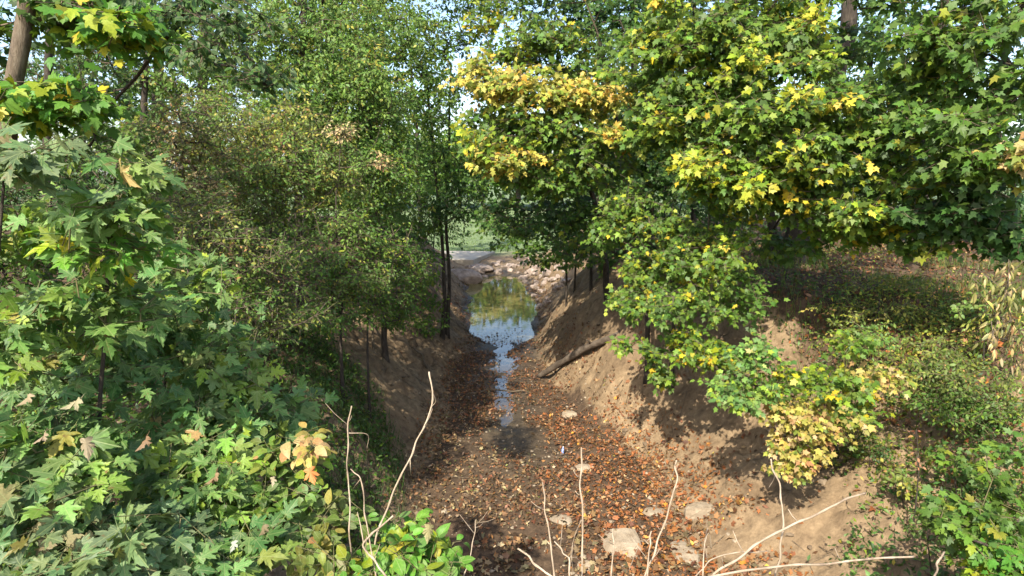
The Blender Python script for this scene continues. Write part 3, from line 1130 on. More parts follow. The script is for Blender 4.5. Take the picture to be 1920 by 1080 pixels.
ST = [('long pale dead stem arching up from the left thicket over the bed', [(805, 697), (811, 745), (790, 810), (765, 865), (735, 930), (706, 1005), (690, 1075)], 2.5, 2.3, .0062, .0046,
       [[(769, 858), (770, 890)], [(811, 735), (817, 752), (810, 762)]]),
      ('upright dead stem with right-angled side twig at the edge of the left thicket', [(657, 762), (651, 840), (654, 910), (656, 1000), (660, 1078)], 2.4, 2.3, .0058, .0036,
       [[(654, 812), (689, 815), (688, 842)]]),
      ('thin pale stem kinked near its tip beside the right-angled dead stem', [(656, 880), (676, 898), (684, 960), (690, 1000), (705, 1075)], 2.35, 2.2, .0042, .0032, [[(676, 898), (662, 916)]]),
      ('two-forked pale stem at the bottom edge of the left thicket', [(735, 968), (700, 1000), (682, 1020), (700, 1050), (730, 1085)], 2.2, 2.1, .0062, .005, [[(682, 1020), (676, 985), (670, 960)]]),
      ('slim pale dead stem standing left of the tall upright one', [(1018, 905), (1022, 950), (1030, 1010), (1040, 1078)], 2.4, 2.3, .0060, .004, []),
      ('tall upright dead stem in the middle of the front edge', [(1091, 840), (1089, 900), (1091, 980), (1092, 1078)], 2.4, 2.3, .0072, .0046, [[(1090, 975), (1076, 1010), (1066, 1060)]]),
      ('curved dead stem with a drooping hooked tip over the orange leaves', [(1267, 864), (1269, 900), (1256, 950), (1235, 1010), (1212, 1070)], 2.3, 2.2, .0066, .0044,
       [[(1267, 868), (1262, 890), (1258, 902)]]),
      ('dead stem bent over the sand with a short forked top', [(1444, 862), (1462, 910), (1468, 960), (1465, 1020), (1452, 1078)], 2.3, 2.2, .0070, .0040, [[(1448, 875), (1452, 895), (1441, 915)]]),
      ('long pale dead stem slanting up to the right across the sand', [(1622, 926), (1560, 950), (1490, 984), (1420, 1018), (1340, 1076)], 2.3, 2.1, .0080, .0052, []),
      ('straight pale dead stem lying almost level at the bottom right', [(1712, 1046), (1600, 1052), (1480, 1062), (1330, 1080)], 2.25, 2.05, .0080, .0052, []),
      ('short forked dead twig at the bottom right corner of the sand', [(1772, 1036), (1760, 1052), (1750, 1082)], 2.2, 2.1, .0064, .0050, [[(1761, 1052), (1752, 1066)]]),
      ('short pale stem tip leaning left at the bottom centre', [(972, 1030), (1000, 1052), (1034, 1084)], 2.2, 2.1, .0072, .0052, []),
      ('thin upright dead stem in front of the tall pale stone', [(1150, 990), (1149, 1030), (1146, 1080)], 2.25, 2.15, .0052, .0036, []),
      ('pale branching dead weed stem beside the curved hooked stem', [(1222, 995), (1216, 1030), (1214, 1080)], 2.2, 2.1, .0058, .0036, [[(1216, 1020), (1205, 1012), (1195, 1030), (1178, 1072)], [(1218, 1010), (1208, 1018)]]),
      ('tangled dead weed with a hooked head left of the tall pale stone', [(1040, 1016), (1056, 1035), (1066, 1048), (1068, 1082)], 2.2, 2.1, .0048, .0030, [[(1064, 1046), (1080, 1046), (1090, 1056)], [(1066, 1050), (1072, 1044), (1074, 1080)]]),
      ('thin arching dead stem at the bottom between the crossing stems', [(1440, 1034), (1390, 1036), (1335, 1048), (1305, 1080)], 2.2, 2.1, .0046, .0026, []),
      ('thin wispy dead stem above the crossing stems', [(1328, 990), (1320, 1020), (1318, 1080)], 2.2, 2.1, .0042, .0026, [[(1322, 1010), (1330, 1000), (1334, 1030)]]),
      ('faint reddish dead stem rising from the leaves left of centre', [(892, 975), (888, 1010), (876, 1060), (868, 1084)], 2.35, 2.25, .0036, .0024, [[(889, 1000), (862, 965)]])]
for lab, pts, Y0, Y1, r0, r1, brs in ST:
    Yb = lambda k: Y0
    stick('dead_weed', lab, 'dead stem', stem_from(pts, Y0, Y1), r0, r1, M_STRAW, [br(b, Y0 - .01) for b in brs], 'dead stems along the front edge')


clock('plants: left foreground')
# ------------------------------------------------------------------ plants: left foreground
def T(*pts):
    return [P(*p) for p in pts]


B = lambda *a: a
plant('maple_sapling', 'tall silvery maple sapling with upright top shoot, left foreground', 'sapling',
      [(T((185, 900, 2.5), (196, 640, 2.5), (205, 430, 2.45), (222, 290, 2.4)), .011, .004)],
      [B(222, 325, 2.38, 60, 30, .15, 5, 'bluegreen'), B(170, 390, 2.35, 120, 45, .3, 9, 'silver'), B(260, 400, 2.4, 80, 40, .25, 6, 'silver'), B(190, 470, 2.4, 130, 40, .3, 9, 'bright'), B(210, 560, 2.45, 130, 60, .3, 13, 'silver')],
      'maple', (.055, .115), K=6, twig=.22, twigmat=M_STEM, face=.5)
plant('maple_sapling', 'pale-leaved maple sapling at the left edge of the thicket', 'sapling',
      [(T((-20, 800, 2.2), (-10, 560, 2.2), (10, 300, 2.15)), .012, .004)],
      [B(40, 290, 2.1, 55, 26, .15, 7, 'pale'), B(10, 440, 2.35, 60, 50, .25, 6, 'mid'), B(40, 640, 2.3, 90, 80, .3, 18, 'silver')],
      'maple', (.055, .11), K=6, twig=.22, twigmat=M_STEM)
plant('maple_sapling', 'dark-stemmed maple sapling leaning right in the thicket', 'sapling',
      [(T((130, 900, 2.9), (118, 730, 2.9), (125, 640, 2.9), (150, 560, 2.9)), .010, .004)],
      [B(130, 600, 2.8, 110, 60, .3, 16, 'silver'), B(110, 700, 2.7, 110, 50, .3, 14, 'bluegreen'), B(240, 690, 2.8, 90, 60, .3, 12, 'bluegreen')],
      'maple', (.052, .10), K=6, twig=.22, twigmat=M_STEM)
plant('maple_sapling', 'maple sapling with spreading leaf tiers behind the tallest one', 'sapling',
      [(T((300, 850, 3.3), (318, 660, 3.3), (350, 540, 3.3)), .011, .004)],
      [B(355, 560, 3.2, 95, 50, .35, 14, 'silver'), B(300, 640, 3.2, 110, 60, .35, 18, 'bluegreen'), B(400, 650, 3.3, 110, 50, .35, 16, 'bluegreen'), B(375, 500, 3.4, 60, 25, .25, 6, 'silver'), B(290, 480, 3.3, 80, 40, .3, 9, 'silver')],
      'maple', (.052, .10), K=6, twig=.22, twigmat=M_STEM)
plant('maple_sapling', 'low maple sapling with blue-green leaves under the dead bent stem', 'sapling',
      [(T((430, 960, 3.1), (425, 820, 3.1), (420, 730, 3.1)), .010, .004)],
      [B(440, 715, 3.05, 60, 25, .25, 8, 'silver'), B(400, 780, 3.0, 110, 50, .35, 18, 'bluegreen'), B(520, 780, 3.1, 80, 50, .3, 14, 'bluegreen'), B(300, 860, 2.9, 90, 50, .3, 14, 'silver')],
      'maple', (.075, .12), K=6, twig=.2, twigmat=M_STEM)
plant('maple_sapling', 'maple sapling with lobed grey-green leaves at the lower left edge', 'sapling',
      [(T((90, 1050, 2.3), (100, 900, 2.3), (110, 800, 2.3)), .009, .004)],
      [B(60, 810, 2.3, 100, 60, .3, 14, 'bluegreen'), B(150, 860, 2.25, 110, 50, .3, 16, 'silver'), B(40, 920, 2.15, 110, 60, .3, 18, 'pale')],
      'maple', (.07, .115), K=6, twig=.2, twigmat=M_STEM)
plant('maple_sapling', 'maple sapling of small light leaves in the lower middle of the thicket', 'sapling',
      [(T((370, 1080, 2.7), (380, 950, 2.7), (390, 880, 2.7)), .009, .004)],
      [B(370, 880, 2.65, 110, 50, .3, 18, 'silver'), B(440, 950, 2.6, 110, 55, .3, 20, 'silver'), B(300, 960, 2.5, 100, 60, .3, 18, 'bluegreen')],
      'maple', (.065, .105), K=6, twig=.2, twigmat=M_STEM)
plant('maple_sapling', 'broad low maple seedling clump along the bottom left', 'sapling',
      [(T((190, 1150, 2.1), (200, 1060, 2.1), (205, 990, 2.1)), .008, .004)],
      [B(150, 1000, 2.05, 130, 50, .3, 18, 'pale'), B(280, 1040, 2.15, 120, 50, .3, 18, 'pale'), B(60, 1050, 2.0, 110, 50, .3, 14, 'bluegreen'), B(420, 1050, 2.25, 100, 50, .3, 16, 'bluegreen')],
      'maple', (.07, .115), K=6, twig=.2, twigmat=M_STEM)
plant('leafy_shrub', 'low shrub of broad leaves with yellow tips beside the orange dead leaf', 'shrub',
      [(T((545, 1040, 2.75), (550, 950, 2.75), (560, 890, 2.75)), .008, .004)],
      [B(540, 880, 2.75, 70, 40, .25, 12, 'silver'), B(520, 960, 2.6, 90, 50, .3, 20, 'mid'), B(600, 835, 2.7, 30, 25, .12, 4, 'tanY'), B(610, 1010, 2.45, 90, 50, .3, 20, 'olive'), B(480, 850, 2.8, 60, 30, .25, 8, 'oliveY')],
      'ovate', (.05, .085), K=7, twig=.16, twigmat=M_STEM)
plant('leafy_shrub', 'bright green broad-leaved shrub at the front edge of the left thicket', 'shrub',
      [(T((760, 1150, 2.3), (770, 1080, 2.3), (780, 1020, 2.3)), .007, .003)],
      [B(745, 1020, 2.3, 55, 35, .2, 10, 'bright'), B(820, 1045, 2.3, 45, 40, .2, 12, 'bright'), B(700, 1060, 2.25, 70, 35, .2, 12, 'bright'), B(770, 1085, 2.2, 90, 30, .2, 12, 'mid')],
      'ovate', (.05, .085), K=7, twig=.15, twigmat=M_STEM)

# ------------------------------------------------------------------ left middle: shrubs and trees
SH = dict(shape='oval', K=9, twig=.28, singles=True, step=.3)
plant('bank_shrub', 'olive fine-leaved shrub with arching bare twigs behind the maple saplings', 'shrub',
      [(T((430, 720, 5.6), (430, 600, 5.6), (430, 500, 5.6)), .02, .008), (T((470, 720, 5.8), (490, 600, 5.8), (510, 520, 5.8)), .018, .007)],
      [B(400, 450, 5.5, 90, 60, .6, 60, 'olive'), B(500, 480, 5.8, 90, 60, .6, 60, 'olive'), B(420, 560, 5.3, 90, 60, .6, 60, 'mid'), B(530, 590, 5.8, 90, 50, .6, 55, 'olive'), B(350, 400, 5.6, 70, 60, .6, 40, 'olive')], size=(.03, .06), **SH)
plant('bank_shrub', 'leafy green shrub closing the left edge behind the pale-leaved sapling', 'shrub',
      [(T((-40, 800, 4.2), (-20, 620, 4.2), (0, 500, 4.2)), .018, .007)],
      [B(10, 470, 4.2, 80, 70, .5, 40, 'mid'), B(90, 500, 4.4, 80, 60, .5, 36, 'mid'), B(-20, 580, 4.1, 80, 70, .5, 30, 'dark'), B(30, 380, 4.6, 80, 50, .5, 30, 'dark')], size=(.035, .065), **SH)
plant('bank_shrub', 'green shrub hanging over the undercut left bank', 'shrub',
      [(T((640, 700, 8), (640, 580, 8), (650, 480, 8)), .025, .008), (T((690, 690, 8.3), (690, 580, 8.3), (700, 500, 8.3)), .02, .007)],
      [B(600, 500, 7.6, 80, 60, .7, 60, 'mid'), B(680, 500, 8, 70, 60, .7, 60, 'mid'), B(640, 580, 7.8, 90, 35, .7, 55, 'mid'), B(730, 560, 8.5, 55, 40, .6, 40, 'mid'), B(620, 420, 8, 80, 50, .7, 60, 'light'), B(700, 440, 8.3, 70, 50, .7, 50, 'mid'), B(660, 540, 7.7, 80, 40, .6, 46, 'olive'), B(760, 500, 9, 50, 50, .6, 44, 'mid'), B(590, 600, 7.2, 70, 35, .5, 36, 'mid'), B(760, 590, 9.2, 40, 30, .4, 20, 'mid')], size=(.04, .075), **SH)
plant('bank_shrub', 'twiggy half-dead shrub with tan leaves, left of centre', 'shrub',
      [(T((360, 560, 7.5), (350, 420, 7.5), (340, 260, 7.5)), .022, .007)],
      [B(350, 260, 7.3, 70, 80, .8, 40, 'dry'), B(400, 340, 7.3, 80, 60, .8, 40, 'dry'), B(330, 370, 7, 60, 60, .6, 50, 'olive'), B(380, 250, 7.1, 90, 80, .8, 50, 'oliveY'), B(360, 420, 6.8, 90, 50, .7, 50, 'olive')], size=(.035, .07), **SH)
plant('bank_shrub', 'yellowish shrub with scattered orange leaves on the upper left bank', 'shrub',
      [(T((500, 520, 8.5), (510, 400, 8.5), (520, 280, 8.5)), .028, .008), (T((560, 540, 8.8), (590, 400, 8.8), (610, 300, 8.8)), .022, .008)],
      [B(470, 280, 8.2, 100, 70, .8, 75, 'oliveY'), B(560, 330, 8.4, 100, 70, .8, 80, 'oliveY'), B(480, 380, 8, 90, 50, .8, 60, 'olive'), B(640, 330, 8.6, 70, 60, .8, 55, 'olive'), B(430, 200, 8.6, 80, 50, .8, 50, 'light'), B(540, 250, 8.3, 110, 60, .8, 70, 'oliveY'), B(600, 300, 8.2, 90, 60, .8, 60, 'light'), B(500, 330, 7.9, 110, 60, .8, 60, 'light')], size=(.04, .075), **SH)
plant('rusty_shrub', 'small spray of rusty brown dead leaves on the left bank', 'shrub',
      [(T((630, 420, 8), (635, 330, 8), (640, 250, 8)), .012, .005)],
      [B(640, 245, 7.9, 32, 18, .3, 14, 'dry'), B(715, 300, 7.9, 25, 18, .25, 7, 'dry')], shape='oval', size=(.04, .07), K=9, twig=.25, dry=True)
plant('bank_tree', 'tall pale-green tree rising at the top left of centre', 'tree',
      [(T((560, 560, 11), (560, 300, 11), (570, 60, 11), (580, -180, 11)), .09, .03)],
      [B(520, 80, 10.5, 120, 80, 1.2, 110, 'light'), B(640, 60, 10.5, 110, 80, 1.2, 110, 'light'), B(580, 180, 10, 120, 60, 1.1, 100, 'mid'), B(600, -60, 10.5, 220, 80, 1.5, 130, 'light'), B(680, 180, 10.5, 80, 70, 1, 75, 'light'), B(440, 130, 10.5, 80, 70, 1, 60, 'light'), B(560, 240, 9.8, 130, 60, 1, 90, 'light'), B(660, 130, 10, 90, 60, 1, 70, 'light'), B(480, 40, 10.2, 110, 60, 1, 70, 'light')],
      'oval', (.06, .10), K=10, twig=.4)
plant('bank_tree', 'dark-green slender tree with twin trunks at the left edge of the pool', 'tree',
      [(T((828, 650, 13.6), (833, 560, 13.6), (828, 440, 13.6), (815, 300, 13.4), (800, 140, 13.2)), .055, .02), (T((838, 640, 13.8), (842, 540, 13.8), (838, 420, 13.8), (842, 250, 13.6), (845, 120, 13.5)), .05, .018)],
      [B(780, 200, 13, 80, 80, 1.1, 80, 'mid'), B(790, 320, 13, 85, 70, 1.1, 85, 'mid'), B(850, 380, 13.2, 60, 55, .9, 55, 'dark'), B(750, 420, 12.8, 80, 60, 1, 75, 'mid'), B(770, 90, 13, 90, 60, 1.1, 70, 'light'), B(780, 500, 13, 50, 50, .8, 45, 'mid'), B(800, 590, 13.2, 35, 40, .5, 26, 'mid'), B(790, -60, 13, 120, 80, 1.4, 70, 'mid'), B(880, -10, 12.6, 100, 45, 1, 60, 'mid'), B(835, 70, 12.8, 55, 50, .9, 36, 'light'), B(720, 30, 12.6, 90, 60, 1, 60, 'light'), B(920, 150, 13.2, 60, 50, .8, 36, 'mid'), B(890, 60, 13, 40, 30, .6, 16, 'mid'), B(880, 340, 13.4, 50, 45, .7, 30, 'mid'), B(885, 405, 13.6, 45, 20, .5, 14, 'mid'), B(820, -40, 12.8, 90, 50, 1, 40, 'light'), B(830, 170, 12.6, 50, 60, .9, 40, 'mid'), B(860, 290, 12.8, 50, 50, .8, 38, 'mid')],
      'oval', (.07, .12), K=9, twig=.4)
plant('bank_tree', 'bushy mid-green tree between the yellowish shrub and the twin-trunked tree', 'tree',
      [(T((720, 620, 10.8), (715, 480, 10.8), (700, 300, 10.8), (690, 160, 10.8)), .06, .02)],
      [B(690, 260, 10.4, 80, 70, .9, 80, 'mid'), B(700, 380, 10.4, 80, 60, .9, 80, 'mid'), B(740, 480, 10.4, 60, 60, .8, 60, 'dark'), B(640, 390, 10.2, 60, 50, .8, 50, 'light'), B(720, 320, 10, 80, 60, .8, 60, 'mid'), B(720, 200, 10.2, 70, 60, .8, 50, 'light'), B(735, 590, 11, 50, 40, .6, 35, 'mid')],
      'oval', (.055, .095), K=9, twig=.35)
plant('bank_tree', 'thick leaning brown trunk in the top left corner under maple leaves', 'tree',
      [(T((-30, 560, 5.2), (5, 300, 5.1), (28, 150, 5.0), (52, 20, 5.0), (80, -200, 5.0)), .085, .05)],
      [B(-40, 40, 5.4, 50, 60, .5, 10, 'dark'), B(120, 30, 5.8, 60, 40, .4, 10, 'dark'), B(180, 30, 5.3, 100, 50, .6, 26, 'mid'), B(110, 190, 4.8, 110, 30, .5, 22, 'bright'), B(250, 60, 5, 70, 40, .5, 20, 'bright'), B(60, -120, 5.5, 120, 70, .6, 12, 'dark'), B(60, 210, 5, 60, 30, .4, 10, 'bright')],
      'maple_mid', (.09, .14), K=7, twig=.35, bark=M_BARKL)
plant('bank_tree', 'slim dark trunk with low hanging dark round leaves at the top left', 'tree',
      [(T((90, 560, 6.5), (88, 300, 6.5), (92, 100, 6.5), (110, -120, 6.4)), .05, .03)],
      [B(430, 30, 4.4, 80, 40, .5, 18, 'dark'), B(400, 105, 4.3, 50, 28, .3, 9, 'dark'), B(490, 150, 4.3, 45, 24, .3, 9, 'dark'), B(330, 10, 4.8, 70, 30, .5, 12, 'dark'), B(420, -50, 4.5, 100, 40, .5, 8, 'mid'), B(180, 260, 6.2, 110, 50, .6, 30, 'mid')],
      'ovate', (.05, .085), K=7, twig=.3)
plant('bank_tree', 'rough bushy tree filling the bank behind the half-dead shrub', 'tree',
      [(T((260, 620, 9.5), (260, 400, 9.5), (270, 200, 9.5), (280, 60, 9.5)), .07, .03)],
      [B(240, 280, 9.2, 110, 60, .9, 70, 'mid'), B(290, 400, 8.8, 100, 70, .9, 70, 'dark'), B(160, 380, 8.8, 110, 80, .9, 70, 'dark'), B(330, 150, 9.6, 70, 40, .9, 34, 'light'), B(60, 330, 8.5, 100, 80, .9, 60, 'dark'), B(200, 120, 9.6, 90, 70, .9, 60, 'dark'), B(60, 140, 9.4, 90, 80, .9, 60, 'dark'), B(130, 20, 9.6, 130, 60, .9, 60, 'dark'), B(390, 190, 10, 70, 60, .8, 40, 'mid'), B(330, 60, 9.6, 90, 50, .9, 50, 'mid'), B(280, -50, 9.8, 140, 50, 1, 30, 'mid')],
      'oval', (.06, .10), K=9, twig=.38)

clock('right: maples')
# ------------------------------------------------------------------ right: maples
plant('maple_tree', 'leaning maple with a yellow autumn crown over the pool end of the creek', 'tree',
      [(T((1142, 600, 12.4), (1132, 480, 12), (1105, 340, 11), (1050, 190, 10)), .075, .025), (T((1175, 560, 12.6), (1180, 420, 12.2), (1160, 250, 11.2), (1120, 60, 10.5)), .06, .025)],
      [B(910, 160, 9.2, 55, 35, .6, 36, 'yellow'), B(990, 170, 9.2, 75, 45, .7, 60, 'yellow'), B(1070, 180, 9.4, 60, 45, .7, 42, 'yellow'), B(900, 270, 9, 45, 35, .5, 22, 'yg'), B(945, 300, 9, 70, 32, .6, 34, 'yellow'), B(1000, 240, 9.3, 100, 45, .8, 60, 'ygm'), B(1010, 330, 9.6, 100, 40, .8, 56, 'mid'), B(1000, 400, 10.5, 110, 50, 1, 70, 'dark'), B(945, 425, 12, 60, 22, .6, 22, 'mid'), B(1070, 470, 11.5, 80, 30, .7, 26, 'mid'),
       B(1000, 70, 10, 100, 50, 1, 60, 'ygm'), B(900, 40, 10.5, 40, 40, .7, 18, 'yg'), B(1120, 300, 9.5, 90, 70, .9, 70, 'ygm'), B(1130, 420, 10, 80, 50, .9, 55, 'mid'), B(1030, -60, 10, 180, 70, 1.2, 60, 'ygm'), B(1100, 110, 10, 70, 50, .8, 40, 'ygm'), B(980, 110, 10.2, 90, 40, .8, 40, 'yg'), B(1130, 190, 9.2, 60, 35, .6, 34, 'yellow'), B(880, 130, 9.4, 30, 24, .4, 14, 'yellow'), B(930, 225, 10, 80, 35, .7, 36, 'ygm'), B(1160, 255, 8.8, 40, 22, .3, 12, 'yellow')],
      'maple_mid', (.07, .12), K=8, twig=.35)
plant('maple_tree', 'large maple with a stout dark trunk and green crown flecked yellow', 'tree',
      [(T((1492, 560, 11.6), (1490, 430, 11.5), (1505, 280, 11.3), (1580, 120, 11), (1612, -60, 11)), .26, .10), (T((1450, 500, 11.8), (1440, 380, 11.6), (1400, 220, 11), (1370, 40, 10.5)), .10, .05)],
      [B(1230, 110, 8.4, 90, 80, .9, 75, 'yg'), B(1340, 60, 8.2, 100, 60, .9, 75, 'ygm'), B(1450, 110, 8, 110, 60, .9, 80, 'ygm'), B(1300, 190, 8, 110, 60, .9, 80, 'ygm'), B(1420, 230, 7.6, 110, 55, .9, 80, 'ygm'), B(1560, 200, 7.6, 100, 55, .9, 70, 'mid'), B(1530, 290, 7.4, 110, 55, .9, 75, 'ygm'),
       B(1340, 310, 7.8, 90, 50, .8, 62, 'yg'), B(1230, 240, 8.4, 70, 60, .8, 46, 'ygm'), B(1480, 40, 8.4, 60, 40, .7, 30, 'yg'), B(1640, 270, 7.6, 90, 60, .9, 52, 'mid'), B(1670, 170, 8, 80, 30, .7, 26, 'ygm'), B(1400, 350, 7.8, 100, 45, .8, 56, 'yg'), B(1560, 380, 7.6, 110, 50, .9, 64, 'ygm'), B(1660, 400, 7.6, 70, 50, .7, 40, 'yg'), B(1400, -70, 8.4, 260, 80, 1.3, 100, 'ygm'), B(1700, -70, 7.8, 160, 70, 1.2, 60, 'mid'), B(1450, -260, 8.6, 330, 110, 2, 90, 'mid'), B(1850, -260, 8, 250, 110, 1.8, 70, 'mid'), B(1590, 90, 9.5, 45, 60, .4, 14, 'mid'), B(1600, 440, 7.8, 80, 26, .6, 22, 'yg'), B(1480, 470, 8.6, 60, 30, .6, 18, 'mid'), B(1300, 312, 7.1, 34, 18, .25, 7, 'pop'), B(1410, 358, 7.0, 28, 16, .2, 5, 'pop'), B(1240, 235, 7.7, 32, 22, .25, 6, 'pop'), B(1530, 30, 7.6, 36, 18, .25, 6, 'pop'), B(1250, 5, 7.6, 40, 18, .25, 6, 'pop'), B(1415, 100, 7.2, 30, 24, .25, 6, 'pop'), B(1490, 182, 6.9, 22, 14, .2, 4, 'pop'), B(1575, 190, 6.9, 24, 14, .2, 4, 'pop'), B(1610, 400, 6.9, 36, 14, .2, 5, 'pop'), B(1490, 285, 6.8, 20, 12, .2, 3, 'pop'), B(1770, 165, 6.9, 36, 10, .2, 5, 'pop')],  # crown masses above the view, added to shade the ground behind
      'maple_mid', (.075, .125), K=8, twig=.35)
plant('maple_tree', 'slender maple whose boughs hang over the sandy right bank', 'tree',
      [(T((1215, 640, 9.6), (1210, 520, 9.4), (1225, 380, 9)), .05, .02), (T((1262, 640, 9.2), (1270, 520, 9), (1290, 420, 8.6)), .035, .018)],
      [B(1190, 400, 8.6, 70, 60, .7, 50, 'ygm'), B(1270, 450, 8.2, 70, 50, .7, 46, 'ygm'), B(1330, 500, 7.8, 90, 45, .7, 50, 'yg'), B(1210, 510, 8.2, 60, 45, .6, 36, 'ygm'), B(1270, 580, 7.6, 100, 45, .6, 50, 'ygm'), B(1180, 570, 8, 40, 35, .4, 16, 'ygm'), B(1165, 645, 7.8, 18, 14, .15, 4, 'yg'), B(1290, 650, 7.4, 60, 30, .5, 24, 'yg'), B(1225, 660, 7.6, 26, 24, .2, 8, 'ygm'),
       B(1240, 710, 7.5, 26, 20, .2, 8, 'ygm'), B(1340, 670, 7.2, 55, 24, .4, 18, 'yg'), B(1380, 420, 8.2, 60, 50, .6, 32, 'yg'), B(1400, 560, 7.8, 50, 60, .5, 26, 'mid')],
      'maple_mid', (.055, .10), K=8, twig=.3)
plant('maple_sapling', 'low maple bough of green and pale yellow leaves over the sand bank', 'sapling',
      [(T((1540, 800, 6.7), (1545, 740, 6.6), (1550, 680, 6.4)), .025, .01), (T((1560, 800, 6.8), (1480, 740, 6.5), (1400, 720, 6.3)), .02, .008)],
      [B(1420, 670, 6.2, 50, 35, .3, 20, 'silver'), B(1390, 735, 6.1, 70, 30, .35, 26, 'silver'), B(1480, 720, 6.2, 70, 30, .4, 24, 'yg'), B(1570, 720, 6.2, 70, 35, .4, 26, 'yg'), B(1650, 710, 6.2, 60, 22, .35, 18, 'tanY'), B(1490, 780, 6, 60, 30, .35, 24, 'tanY'), B(1570, 790, 6, 50, 40, .35, 22, 'tanY'), B(1500, 845, 5.9, 60, 28, .3, 20, 'tanY'), B(1600, 770, 6, 50, 20, .3, 12, 'yg'), B(1600, 640, 6.4, 40, 25, .3, 12, 'yg'), B(1480, 880, 5.9, 30, 14, .2, 8, 'tanY')],
      'maple_mid', (.05, .085), K=8, twig=.22, twigmat=M_STEM)
plant('maple_tree', 'dark-green big-leaved maple leaning in from the right edge', 'tree',
      [(T((2080, 620, 7.5), (2040, 380, 7.3), (1980, 180, 7), (1900, -60, 6.8)), .11, .05)],
      [B(1800, 60, 6.4, 100, 60, .7, 50, 'mid'), B(1880, 170, 6.2, 90, 60, .6, 44, 'mid'), B(1760, 230, 6.4, 80, 60, .7, 40, 'mid'), B(1840, 300, 6.2, 90, 50, .6, 44, 'mid'), B(1770, 380, 6.6, 100, 45, .6, 44, 'dark'), B(1850, 420, 6.6, 100, 35, .6, 36, 'dark'), B(1730, 450, 7, 70, 28, .5, 18, 'mid'), B(1880, 460, 6.6, 70, 22, .5, 14, 'dark'), B(1720, 130, 6.8, 60, 40, .6, 24, 'ygm'), B(1900, 290, 5.8, 40, 20, .3, 7, 'tanY'), B(1850, -70, 6.5, 160, 70, .9, 50, 'mid'), B(1700, 330, 7, 60, 40, .6, 26, 'ygm')],
      'maple_mid', (.08, .13), K=7, twig=.35)
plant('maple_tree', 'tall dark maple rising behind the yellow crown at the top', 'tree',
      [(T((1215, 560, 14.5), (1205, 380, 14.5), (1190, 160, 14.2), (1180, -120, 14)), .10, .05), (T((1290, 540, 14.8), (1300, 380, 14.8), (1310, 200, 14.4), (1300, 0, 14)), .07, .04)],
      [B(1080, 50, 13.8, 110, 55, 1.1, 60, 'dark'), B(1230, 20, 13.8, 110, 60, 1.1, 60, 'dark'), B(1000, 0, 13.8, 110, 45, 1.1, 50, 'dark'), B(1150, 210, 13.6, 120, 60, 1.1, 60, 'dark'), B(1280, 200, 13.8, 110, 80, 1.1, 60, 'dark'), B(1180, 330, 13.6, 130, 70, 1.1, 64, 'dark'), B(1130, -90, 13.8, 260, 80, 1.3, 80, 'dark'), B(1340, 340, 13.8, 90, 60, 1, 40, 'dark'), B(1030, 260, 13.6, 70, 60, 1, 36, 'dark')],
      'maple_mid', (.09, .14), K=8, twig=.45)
# saplings with thin dark stems behind the leaning maple
UND = [(1062, 560, 14.6, 1058, 400, 1040, 300, 'thin dark sapling nearest the pool on its right shore'),
       (1108, 570, 13.8, 1108, 430, 1100, 320, 'thin dark sapling beside the leaning maple trunk'),
       (1168, 560, 14.2, 1172, 420, 1190, 300, 'thin dark sapling just right of the leaning maple'),
       (1240, 540, 14.4, 1244, 420, 1250, 320, 'thin dark sapling behind the hanging maple boughs'),
       (1375, 500, 15.5, 1368, 400, 1360, 300, 'thin dark sapling against the bright gap in the trees')]
for k, (a0, a1, Y, b0, b1, c0, c1, lab) in enumerate(UND):
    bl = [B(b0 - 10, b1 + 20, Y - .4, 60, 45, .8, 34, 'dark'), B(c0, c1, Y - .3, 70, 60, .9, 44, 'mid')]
    if k == 0:
        bl += [B(975, 440, 14.2, 60, 38, .7, 34, 'mid'), B(1010, 490, 14.6, 40, 20, .5, 12, 'mid')]
    if k == 2:
        bl += [B(1150, 500, 13.6, 50, 30, .6, 22, 'mid')]
    plant('maple_sapling', lab, 'sapling', [(T((a0, a1, Y), (b0, b1, Y), (c0, c1, Y)), .035, .015), (T((a0 + 14, a1 + 4, Y + .3), (b0 + 26, b1, Y + .3), (c0 + 40, c1, Y + .2)), .025, .012)], bl,
          'maple_mid', (.08, .12), K=8, twig=.35, group='dark saplings on the right shore')

# ------------------------------------------------------------------ right bank shrubs
plant('dead_shrub', 'drooping plant with rows of dead brown leaves at the right edge', 'shrub',
      [(T((1960, 760, 4.6), (1945, 640, 4.6), (1930, 560, 4.6)), .012, .005), (T((1970, 740, 4.5), (1930, 655, 4.5), (1860, 630, 4.5)), .008, .004)],
      [B(1895, 550, 4.5, 40, 24, .2, 6, 'dry'), B(1890, 635, 4.5, 55, 14, .2, 6, 'dry'), B(1930, 690, 4.6, 40, 30, .2, 6, 'dry'), B(1880, 590, 4.6, 40, 16, .2, 4, 'tanY')],
      'lance', (.055, .09), K=9, twig=.3, droop=1.3, dry=True, face=.3)
plant('leafy_shrub', 'dark green leafy shrub in the bottom right corner', 'shrub',
      [(T((1870, 1120, 4.0), (1860, 1040, 4.0), (1850, 960, 4.0)), .012, .005)],
      [B(1790, 970, 4.0, 55, 35, .25, 18, 'mid'), B(1860, 1000, 3.9, 70, 45, .3, 26, 'mid'), B(1890, 1060, 3.7, 70, 40, .3, 24, 'bright'), B(1840, 1060, 3.9, 40, 25, .2, 10, 'mid'), B(1900, 900, 4.2, 50, 70, .3, 22, 'mid')],
      'maple_mid', (.05, .09), K=7, twig=.2, twigmat=M_STEM)
